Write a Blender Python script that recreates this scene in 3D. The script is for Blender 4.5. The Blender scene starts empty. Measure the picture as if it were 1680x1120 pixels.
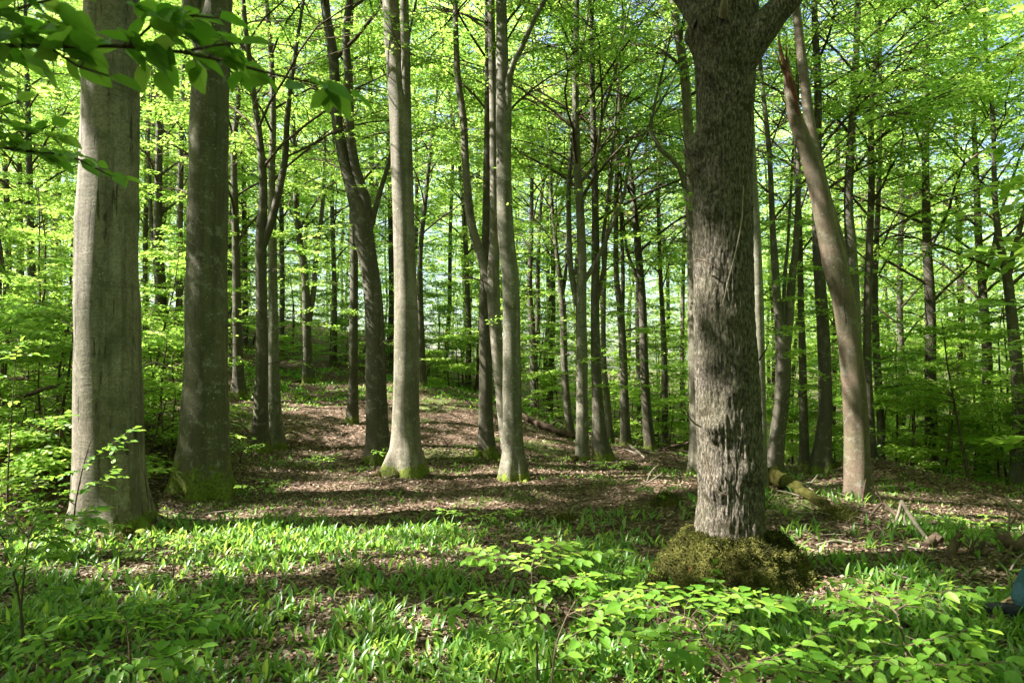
import bpy, math, random
import numpy as np
from mathutils import Vector, Matrix

R = math.radians
random.seed(11)
rng = np.random.default_rng(11)
sc = bpy.context.scene
col = sc.collection

# ------------------------------------------------------------------ camera, sky, sun, exposure
F, CX, CY, EYE = 1120.0, 840.0, 560.0, 1.7
TILT = math.atan(40 / F)
cam = bpy.data.objects.new('camera', bpy.data.cameras.new('camera'))
col.objects.link(cam)
cam.location = (0, 0, EYE)
cam.rotation_euler = (R(90) + TILT, 0, 0)
cam.data.lens = 24
cam.data.sensor_width = 36
cam.data.clip_start = 0.05
cam.data.clip_end = 2000
cam.data.dof.use_dof = True
cam.data.dof.focus_distance = 8.5
cam.data.dof.aperture_fstop = 6.3
sc.camera = cam

SUN_EL, SUN_AZ = R(46), R(95)          # azimuth counted to the left of the view direction
SDIR = np.array([-math.sin(SUN_AZ) * math.cos(SUN_EL), math.cos(SUN_AZ) * math.cos(SUN_EL), math.sin(SUN_EL)])
w = bpy.data.worlds.new('World')
sc.world = w
w.use_nodes = True
nt = w.node_tree
sky = nt.nodes.new('ShaderNodeTexSky')
sky.sky_type = 'NISHITA'
sky.sun_disc = False
sky.sun_elevation = SUN_EL
sky.sun_rotation = -SUN_AZ
sky.air_density = 1.0
sky.dust_density = 2.0
nt.links.new(sky.outputs[0], nt.nodes['Background'].inputs[0])
nt.nodes['Background'].inputs[1].default_value = 0.06
sl = bpy.data.lights.new('sun', 'SUN')
sl.energy = 5.0
sl.angle = R(0.5)
sl.color = (1.0, 0.95, 0.86)
so = bpy.data.objects.new('sun', sl)
col.objects.link(so)
so.rotation_euler = Vector(SDIR).to_track_quat('Z', 'Y').to_euler()
vs = sc.view_settings
vs.view_transform = 'Standard'
vs.look = 'None'
vs.gamma = 1.0
vs.exposure = 2.72
cy = sc.cycles
cy.max_bounces = 4
cy.diffuse_bounces = 2
cy.glossy_bounces = 1
cy.transmission_bounces = 3
cy.transparent_max_bounces = 4
cy.caustics_reflective = False
cy.caustics_refractive = False
cy.sample_clamp_indirect = 6.0
cy.use_denoising = True
sc.render.use_persistent_data = False


def P(px, py, D):
    """the world point seen at photo pixel (px, py), D metres ahead of the camera"""
    x, u = (px - CX) / F, (CY - py) / F
    dy = math.cos(TILT) - u * math.sin(TILT)
    dz = math.sin(TILT) + u * math.cos(TILT)
    k = D / dy
    return np.array([x * k, D, EYE + dz * k])


# ------------------------------------------------------------------ mesh helpers
class MB:
    def __init__(s):
        s.v, s.f, s.n = [], [], 0        # f: (array (m,k), material, smooth, value array or None)

    def add(s, v, f, mat=0, smooth=False, val=None, uv=None):
        v = np.asarray(v, dtype=np.float32).reshape(-1, 3)
        f = np.asarray(f, dtype=np.int32)
        s.f.append((f + s.n, mat, smooth, val, uv))
        s.v.append(v)
        s.n += len(v)

    def build(s, name, mats, parent=None, origin=None):
        v = np.concatenate(s.v)
        if origin is not None:
            v = v - np.asarray(origin, dtype=np.float32)
        me = bpy.data.meshes.new(name)
        me.vertices.add(len(v))
        me.vertices.foreach_set('co', v.ravel())
        lv = np.concatenate([f.ravel() for f, *_ in s.f])
        tot = np.concatenate([np.full(len(f), f.shape[1], np.int32) for f, *_ in s.f])
        me.loops.add(len(lv))
        me.loops.foreach_set('vertex_index', lv)
        me.polygons.add(len(tot))
        st = np.concatenate([[0], np.cumsum(tot)[:-1]]).astype(np.int32)
        me.polygons.foreach_set('loop_start', st)
        me.polygons.foreach_set('loop_total', tot)
        me.polygons.foreach_set('material_index', np.concatenate([np.full(len(f), m, np.int32) for f, m, *_ in s.f]))
        me.polygons.foreach_set('use_smooth', np.concatenate([np.full(len(f), sm, bool) for f, m, sm, *_ in s.f]))
        if any(x[3] is not None for x in s.f):
            at = me.attributes.new('vary', 'FLOAT', 'FACE')
            at.data.foreach_set('value', np.concatenate([np.zeros(len(x[0]), np.float32) if x[3] is None else np.asarray(x[3], np.float32) for x in s.f]))
        if any(x[4] is not None for x in s.f):
            ul = me.uv_layers.new(name='UVMap')
            ul.data.foreach_set('uv', np.concatenate([np.zeros(x[0].size * 2, np.float32) if x[4] is None else np.asarray(x[4], np.float32).ravel() for x in s.f]))
        for m in (mats if isinstance(mats, (list, tuple)) else [mats]):
            me.materials.append(m)
        me.update()
        o = bpy.data.objects.new(name, me)
        col.objects.link(o)
        if parent is not None:
            o.parent = parent
        elif origin is not None:
            o.location = origin
        return o


def empty(name, loc, label, cat, group=None):
    o = bpy.data.objects.new(name, None)
    col.objects.link(o)
    o.location = [float(c) for c in loc]
    o.empty_display_size = 0.2
    o['label'] = label
    o['category'] = cat
    if group:
        o['group'] = group
    return o


def resample(pts, rad, step):
    """Catmull-Rom through the points"""
    pts, rad = np.asarray(pts, float), np.asarray(rad, float)
    a = np.concatenate([[2 * pts[0] - pts[1]], pts, [2 * pts[-1] - pts[-2]]])
    out, ro = [], []
    for i in range(len(pts) - 1):
        p0, p1, p2, p3 = a[i:i + 4]
        n = max(1, int(np.linalg.norm(p2 - p1) / step))
        for k in range(n):
            t = k / n
            out.append(0.5 * (2 * p1 + (p2 - p0) * t + (2 * p0 - 5 * p1 + 4 * p2 - p3) * t * t + (3 * p1 - p0 - 3 * p2 + p3) * t ** 3))
            ro.append(rad[i] + (rad[i + 1] - rad[i]) * (t * t * (3 - 2 * t) if n > 3 else t))
    out.append(pts[-1]); ro.append(rad[-1])
    return np.array(out), np.array(ro)


def tube(mb, pts, rad, sides=6, mat=0, lump=None, cap=False):
    pts, rad = np.asarray(pts, float), np.asarray(rad, float)
    n = len(pts)
    t = np.gradient(pts, axis=0)
    t /= np.linalg.norm(t, axis=1)[:, None] + 1e-9
    ref = np.array([0.0, 1.0, 0.0]) if abs(t[:, 1]).mean() < 0.8 else np.array([1.0, 0, 0])
    u = ref - (t @ ref)[:, None] * t
    u /= np.linalg.norm(u, axis=1)[:, None] + 1e-9
    v = np.cross(t, u)
    th = np.linspace(0, 2 * math.pi, sides, endpoint=False)
    rr = rad[:, None] * np.ones(sides)[None, :]
    if lump is not None:
        rr = rr * lump(pts, th)
    ring = pts[:, None, :] + rr[:, :, None] * (np.cos(th)[None, :, None] * u[:, None, :] + np.sin(th)[None, :, None] * v[:, None, :])
    idx = np.arange(n * sides).reshape(n, sides)
    nx = np.roll(idx, -1, axis=1)
    f = np.stack([idx[:-1], nx[:-1], nx[1:], idx[1:]], axis=-1).reshape(-1, 4)
    vv = ring.reshape(-1, 3)
    mb.add(vv, f, mat, True)
    if cap:
        for e, r0 in ((0, 0), (n - 1, 0)):
            c = pts[e] + t[e] * rad[e] * (0.15 if e else -0.15)
            b = e * sides
            ids = np.arange(sides)
            tri = np.stack([ids, (ids + 1) % sides, np.full(sides, sides)], -1)
            mb.add(np.concatenate([vv[b:b + sides], [c]]), tri, mat, False)


def vnoise(x, y, z, seed=0):
    """smooth value noise, vectorised"""
    x, y, z = np.broadcast_arrays(np.asarray(x, float), np.asarray(y, float), np.asarray(z, float))
    xi, yi, zi = np.floor(x).astype(np.int64), np.floor(y).astype(np.int64), np.floor(z).astype(np.int64)
    fx, fy, fz = x - xi, y - yi, z - zi
    fx, fy, fz = fx * fx * (3 - 2 * fx), fy * fy * (3 - 2 * fy), fz * fz * (3 - 2 * fz)

    def h(a, b, c):
        n = (a * 73856093) ^ (b * 19349663) ^ (c * 83492791) ^ (seed * 2654435761)
        n = (n ^ (n >> 13)) * 1274126177 & 0x7fffffff
        return ((n ^ (n >> 15)) & 0xffff) / 65535.0
    r = 0
    for dx in (0, 1):
        for dy in (0, 1):
            for dz in (0, 1):
                r = r + h(xi + dx, yi + dy, zi + dz) * (fx if dx else 1 - fx) * (fy if dy else 1 - fy) * (fz if dz else 1 - fz)
    return r


# ------------------------------------------------------------------ materials
def mat(name):
    m = bpy.data.materials.new(name)
    m.use_nodes = True
    t = m.node_tree
    return m, t, t.nodes['Principled BSDF'], t.nodes['Material Output']


def N(t, kind, **kw):
    n = t.nodes.new(kind)
    for k, v in kw.items():
        if k.startswith('i_'):
            n.inputs[k[2:].replace('_', ' ')].default_value = v
        else:
            setattr(n, k, v)
    return n


def ramp(t, src, stops):
    r = t.nodes.new('ShaderNodeValToRGB')
    e = r.color_ramp.elements
    while len(e) > 1:
        e.remove(e[-1])
    for i, (p, c) in enumerate(stops):
        c = (c, c, c, 1) if isinstance(c, (int, float)) else (*c, 1)
        if i == 0:
            e[0].position = p; e[0].color = c
        else:
            q = e.new(p); q.color = c
    t.links.new(src, r.inputs[0])
    return r.outputs[0]


def mix(t, fac, a, b, blend='MIX'):
    m = t.nodes.new('ShaderNodeMix')
    m.data_type = 'RGBA'
    m.blend_type = blend
    for s, v in ((m.inputs[0], fac), (m.inputs[6], a), (m.inputs[7], b)):
        if isinstance(v, (int, float)):
            s.default_value = v
        elif isinstance(v, tuple):
            s.default_value = (*v, 1)
        else:
            t.links.new(v, s)
    return m.outputs[2]


def coords(t, scale=(1, 1, 1), kind='Object'):
    c = t.nodes.new('ShaderNodeTexCoord')
    mp = t.nodes.new('ShaderNodeMapping')
    mp.inputs['Scale'].default_value = scale
    t.links.new(c.outputs[kind], mp.inputs[0])
    return mp.outputs[0]


def noise(t, vec, scale, detail=4, rough=0.55, dist=0.0):
    n = N(t, 'ShaderNodeTexNoise')
    n.inputs['Scale'].default_value = scale
    n.inputs['Detail'].default_value = detail
    n.inputs['Roughness'].default_value = rough
    n.inputs['Distortion'].default_value = dist
    t.links.new(vec, n.inputs['Vector'])
    return n.outputs[0]


def math_(t, op, a, b=0.0, c=None):
    n = N(t, 'ShaderNodeMath', operation=op)
    for i, v in enumerate((a, b, c)):
        if v is None:
            continue
        if isinstance(v, (int, float)):
            n.inputs[i].default_value = v
        else:
            t.links.new(v, n.inputs[i])
    return n.outputs[0]


def bump(t, bsdf, h, strength, dist):
    b = N(t, 'ShaderNodeBump')
    b.inputs['Strength'].default_value = strength
    b.inputs['Distance'].default_value = dist
    t.links.new(h, b.inputs['Height'])
    t.links.new(b.outputs[0], bsdf.inputs['Normal'])


def leaf_mat(name, refl, trans, veins=False, rough=0.42, mixf=0.5, spec=0.35):
    """refl / trans: lists of colour stops over the per-leaf value"""
    m, t, b, out = mat(name)
    a = N(t, 'ShaderNodeAttribute', attribute_name='vary')
    n = len(refl)
    cr = ramp(t, a.outputs['Fac'], [(i / (n - 1), c) for i, c in enumerate(refl)])
    ct = ramp(t, a.outputs['Fac'], [(i / (n - 1), c) for i, c in enumerate(trans)])
    if veins:
        uv = N(t, 'ShaderNodeUVMap')
        sp = N(t, 'ShaderNodeSeparateXYZ')
        t.links.new(uv.outputs[0], sp.inputs[0])
        av = math_(t, 'ABSOLUTE', sp.outputs[1])
        ph = math_(t, 'SUBTRACT', sp.outputs[0], math_(t, 'MULTIPLY', av, 0.55))
        s = math_(t, 'ABSOLUTE', math_(t, 'SINE', math_(t, 'MULTIPLY', ph, 24.0)))
        vein = math_(t, 'MAXIMUM', math_(t, 'LESS_THAN', s, 0.2), math_(t, 'LESS_THAN', av, 0.03))
        cr = mix(t, math_(t, 'MULTIPLY', vein, 0.5), cr, (0.2, 0.3, 0.08))
        ct = mix(t, math_(t, 'MULTIPLY', vein, 0.6), ct, (0.12, 0.2, 0.02))
        bump(t, b, s, 0.5, 0.002)
    t.links.new(cr, b.inputs['Base Color'])
    b.inputs['Roughness'].default_value = rough
    b.inputs['Specular IOR Level'].default_value = spec
    tr = N(t, 'ShaderNodeBsdfTranslucent')
    t.links.new(ct, tr.inputs[0])
    ms = N(t, 'ShaderNodeMixShader')
    ms.inputs[0].default_value = mixf
    t.links.new(b.outputs[0], ms.inputs[1])
    t.links.new(tr.outputs[0], ms.inputs[2])
    t.links.new(ms.outputs[0], out.inputs['Surface'])
    return m


M = {}
M['leaf'] = leaf_mat('beech_leaf',
    [(0.09, 0.19, 0.016), (0.15, 0.26, 0.022), (0.22, 0.32, 0.035)],
    [(0.20, 0.44, 0.05), (0.37, 0.60, 0.09), (0.60, 0.74, 0.18)], mixf=.58)
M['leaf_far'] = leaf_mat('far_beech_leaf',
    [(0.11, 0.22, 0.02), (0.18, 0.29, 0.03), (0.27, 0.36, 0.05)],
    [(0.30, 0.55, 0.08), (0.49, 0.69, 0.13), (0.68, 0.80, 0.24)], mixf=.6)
M['leaf_near'] = leaf_mat('young_beech_leaf',
    [(0.07, 0.19, 0.018), (0.11, 0.25, 0.025), (0.16, 0.31, 0.035)],
    [(0.17, 0.40, 0.03), (0.32, 0.54, 0.06), (0.52, 0.68, 0.12)], veins=True)
M['lily'] = leaf_mat('broad_ground_leaf',
    [(0.05, 0.13, 0.025), (0.09, 0.19, 0.035), (0.16, 0.26, 0.05)],
    [(0.15, 0.34, 0.04), (0.28, 0.47, 0.06), (0.48, 0.60, 0.10)], rough=0.35, mixf=0.42, spec=0.45)
M['grass'] = leaf_mat('short_grass',
    [(0.07, 0.19, 0.025), (0.11, 0.25, 0.03), (0.17, 0.30, 0.04)],
    [(0.16, 0.42, 0.03), (0.26, 0.55, 0.04), (0.40, 0.62, 0.05)], mixf=0.35)
M['dry_leaf'] = leaf_mat('dry_leaf',
    [(0.03, 0.019, 0.012), (0.085, 0.054, 0.034), (0.155, 0.105, 0.07), (0.32, 0.25, 0.19)],
    [(0.04, 0.02, 0.01), (0.10, 0.05, 0.02), (0.14, 0.08, 0.04), (0.16, 0.1, 0.05)], rough=0.6, mixf=0.15)
M['moss_blade'] = leaf_mat('moss_blade',
    [(0.022, 0.022, 0.007), (0.06, 0.06, 0.015), (0.15, 0.145, 0.04)],
    [(0.03, 0.04, 0.006), (0.07, 0.09, 0.012), (0.14, 0.17, 0.03)], rough=0.8, mixf=0.25, spec=0.1)


def beech_bark(name, c1, c2, lichen=0.5, moss_h=0.45, cracks=0.0, moss_amt=1.0, tint=None):
    m, t, b, out = mat(name)
    v = coords(t)
    vh = coords(t, (2.2, 2.2, 17))
    vv = coords(t, (13, 13, 1.3))
    oi = N(t, 'ShaderNodeObjectInfo')
    big = noise(t, v, 1.3, 5, 0.6)
    base = ramp(t, big, [(0.3, c1), (0.7, c2)])
    # algae veil
    al = ramp(t, noise(t, v, 2.6, 6, 0.65, 0.6), [(0.42, 0), (0.66, 0.75)])
    base = mix(t, al, base, (0.055, 0.06, 0.025))
    st = ramp(t, noise(t, coords(t, (8, 8, .45)), 1.0, 5, 0.65, 0.4), [(0.46, 0), (0.62, 0.6)])
    base = mix(t, st, base, (0.04, 0.034, 0.022))
    bl = ramp(t, noise(t, v, 7, 7, 0.72, 0.4), [(0.55, 0), (0.60, 0.45 * lichen + .15)])
    base = mix(t, bl, base, (0.26, 0.26, 0.215))
    fine = noise(t, v, 38, 5, 0.7)
    base = mix(t, ramp(t, fine, [(0.35, 0.55), (0.6, 0)]), base, (0.035, 0.03, 0.022))
    hz = noise(t, vh, 1.0, 5, 0.7, 0.8)
    base = mix(t, ramp(t, hz, [(0.30, 0.55), (0.42, 0)]), base, (0.05, 0.042, 0.032))
    # lichen spots
    vo = N(t, 'ShaderNodeTexVoronoi'); vo.inputs['Scale'].default_value = 17
    t.links.new(v, vo.inputs['Vector'])
    spot = math_(t, 'LESS_THAN', math_(t, 'ADD', vo.outputs['Distance'], math_(t, 'MULTIPLY', noise(t, v, 50, 3), 0.34)), 0.27)
    msk = ramp(t, noise(t, v, 2.0, 3), [(0.62 - 0.25 * lichen, 0), (0.70 - 0.22 * lichen, 0.8)])
    base = mix(t, math_(t, 'MULTIPLY', spot, msk), base, (0.42, 0.45, 0.38))
    h = math_(t, 'ADD', math_(t, 'MULTIPLY', fine, 0.5), math_(t, 'MULTIPLY', hz, 0.6))
    if cracks > 0:
        cr = ramp(t, noise(t, vv, 1.0, 4, 0.6, 0.5), [(0.31 + cracks * 0.05, 1), (0.345 + cracks * 0.05, 0)])
        base = mix(t, math_(t, 'MULTIPLY', cr, .85), base, (0.03, 0.022, 0.015))
        h = math_(t, 'SUBTRACT', h, math_(t, 'MULTIPLY', cr, 2.5))
    sp = N(t, 'ShaderNodeSeparateXYZ')
    t.links.new(v, sp.inputs[0])
    mn = noise(t, v, 6, 6, 0.7)
    g = math_(t, 'SUBTRACT', math_(t, 'ADD', mn, 0.15), math_(t, 'MULTIPLY', sp.outputs[2], 0.5 / moss_h))
    mo = ramp(t, g, [(0.42, 0), (0.52, moss_amt)])
    mcol = ramp(t, noise(t, v, 30, 4), [(0.3, (0.035, 0.05, 0.008)), (0.7, (0.15, 0.18, 0.02))])
    base = mix(t, mo, base, mcol)
    h = math_(t, 'ADD', h, math_(t, 'MULTIPLY', mo, math_(t, 'MULTIPLY', noise(t, v, 60, 3), 1.5)))
    # a little tree to tree difference
    hs = N(t, 'ShaderNodeHueSaturation')
    t.links.new(math_(t, 'ADD', math_(t, 'MULTIPLY', oi.outputs['Random'], 0.35), 0.85), hs.inputs['Value'])
    t.links.new(base, hs.inputs['Color'])
    t.links.new(hs.outputs[0], b.inputs['Base Color'])
    b.inputs['Roughness'].default_value = 0.75
    b.inputs['Specular IOR Level'].default_value = 0.25
    bump(t, b, h, 0.6, 0.012)
    return m


M['bark'] = beech_bark('beech_bark', (0.068, 0.059, 0.043), (0.124, 0.108, 0.087), 0.6)
M['bark_broad'] = beech_bark('cracked_beech_bark', (0.19, 0.16, 0.125), (0.30, 0.26, 0.215), 0.15, 0.22, 0.9)
M['bark_mossy'] = beech_bark('mossy_beech_bark', (0.09, 0.085, 0.05), (0.14, 0.13, 0.08), 0.75, 0.9)
M['bark_pale'] = beech_bark('pale_beech_bark', (0.15, 0.13, 0.10), (0.23, 0.205, 0.165), 0.35, 0.35)
M['bark_lichen'] = beech_bark('lichened_beech_bark', (0.12, 0.11, 0.08), (0.19, 0.18, 0.14), .9, 0.25)
M['bark_brown'] = beech_bark('brown_beech_bark', (0.075, 0.053, 0.036), (0.118, 0.085, 0.06), 0.15, 0.15, 0.2)
M['bark_dark'] = beech_bark('dark_beech_bark', (0.045, 0.038, 0.026), (0.090, 0.075, 0.058), 0.3)


def oak_bark():
    m, t, b, out = mat('oak_bark')
    v = coords(t)
    v2 = coords(t, (1, 1, 0.42))
    d = noise(t, v2, 58, 6, 0.7, 0.4)
    base = ramp(t, d, [(0.38, (0.016, 0.013, 0.010)), (0.50, (0.07, 0.06, 0.047)), (0.66, (0.205, 0.18, 0.148))])
    al = ramp(t, noise(t, v, 1.7, 6, 0.65), [(0.45, 0), (0.62, 0.35)])
    base = mix(t, al, base, (0.06, 0.06, 0.028))
    pt = ramp(t, noise(t, v, 4.5, 7, 0.7, 0.5), [(0.57, 0), (0.62, 0.85)])
    base = mix(t, pt, base, (0.03, 0.025, 0.014))
    t.links.new(base, b.inputs['Base Color'])
    b.inputs['Roughness'].default_value = 0.9
    b.inputs['Specular IOR Level'].default_value = 0.15
    h = math_(t, 'ADD', d, math_(t, 'MULTIPLY', noise(t, v, 90, 4), 0.3))
    bump(t, b, h, 1.0, 0.02)
    return m


M['oak'] = oak_bark()


def moss_mat(name='moss', brown=0.5):
    m, t, b, out = mat(name)
    v = coords(t)
    n1 = noise(t, v, 5, 7, 0.72)
    n2 = noise(t, v, 70, 4, 0.7)
    base = ramp(t, n1, [(0.32, (0.018, 0.016, 0.006)), (0.50, (0.055, 0.053, 0.014)), (0.70, (0.15, 0.145, 0.04))])
    base = mix(t, ramp(t, n2, [(0.35, 0.7), (0.6, 0)]), base, (0.02, 0.022, 0.006))
    base = mix(t, ramp(t, noise(t, v, 9, 5, 0.7, 1.0), [(0.60, 0), (0.66, brown)]), base, (0.13, 0.06, 0.03))
    t.links.new(base, b.inputs['Base Color'])
    b.inputs['Roughness'].default_value = 1.0
    b.inputs['Specular IOR Level'].default_value = 0.05
    bump(t, b, math_(t, 'ADD', n1, n2), 0.9, 0.03)
    return m


M['moss'] = moss_mat()


def wood_mat(name, c1, c2, moss=0.0):
    m, t, b, out = mat(name)
    v = coords(t)
    n1 = noise(t, v, 8, 6, 0.7)
    base = ramp(t, n1, [(0.3, c1), (0.7, c2)])
    if moss:
        base = mix(t, ramp(t, noise(t, v, 3, 5, 0.6), [(0.55 - moss * 0.3, 0), (0.6 - moss * 0.3, 1)]), base, (0.09, 0.115, 0.015))
    t.links.new(base, b.inputs['Base Color'])
    b.inputs['Roughness'].default_value = 0.9
    b.inputs['Specular IOR Level'].default_value = 0.15
    bump(t, b, noise(t, v, 40, 4), 0.8, 0.01)
    return m


M['twig'] = wood_mat('twig_bark', (0.04, 0.028, 0.018), (0.10, 0.075, 0.05))
M['deadwood'] = wood_mat('grey_deadwood', (0.10, 0.08, 0.06), (0.27, 0.23, 0.19))
M['darkwood'] = wood_mat('dark_deadwood', (0.03, 0.02, 0.014), (0.10, 0.07, 0.05))
M['redwood'] = wood_mat('torn_red_wood', (0.05, 0.02, 0.012), (0.12, 0.055, 0.032))
M['mosslog'] = wood_mat('mossy_log', (0.06, 0.045, 0.03), (0.14, 0.11, 0.07), 0.9)


def ground_mat():
    m, t, b, out = mat('forest_floor')
    v = coords(t)
    vo = N(t, 'ShaderNodeTexVoronoi'); vo.inputs['Scale'].default_value = 17
    wv = mix(t, 0.06, v, N(t, 'ShaderNodeTexNoise').outputs[1])
    t.links.new(wv, vo.inputs['Vector'])
    sc_ = N(t, 'ShaderNodeSeparateColor')
    t.links.new(vo.outputs['Color'], sc_.inputs[0])
    base = ramp(t, sc_.outputs[0], [(0.0, (0.03, 0.018, 0.012)), (0.35, (0.085, 0.05, 0.032)), (0.7, (0.15, 0.095, 0.065)), (1.0, (0.28, 0.20, 0.15))])
    dk = ramp(t, vo.outputs['Distance'], [(0.35, 0), (0.75, 0.9)])
    base = mix(t, dk, base, (0.03, 0.02, 0.012))
    base = mix(t, ramp(t, noise(t, v, 0.9, 6, 0.65), [(0.4, 0.5), (0.6, 0)]), base, (0.07, 0.045, 0.03))
    gr = ramp(t, noise(t, v, 0.55, 7, 0.7), [(0.53, 0), (0.60, 0.75)])
    gc = ramp(t, noise(t, v, 25, 4), [(0.3, (0.04, 0.07, 0.012)), (0.7, (0.12, 0.18, 0.03))])
    base = mix(t, gr, base, gc)
    t.links.new(base, b.inputs['Base Color'])
    b.inputs['Roughness'].default_value = 0.85
    b.inputs['Specular IOR Level'].default_value = 0.2
    bump(t, b, math_(t, 'ADD', math_(t, 'MULTIPLY', sc_.outputs[1], 0.6), noise(t, v, 30, 5)), 1.0, 0.035)
    return m


M['ground'] = ground_mat()

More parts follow.
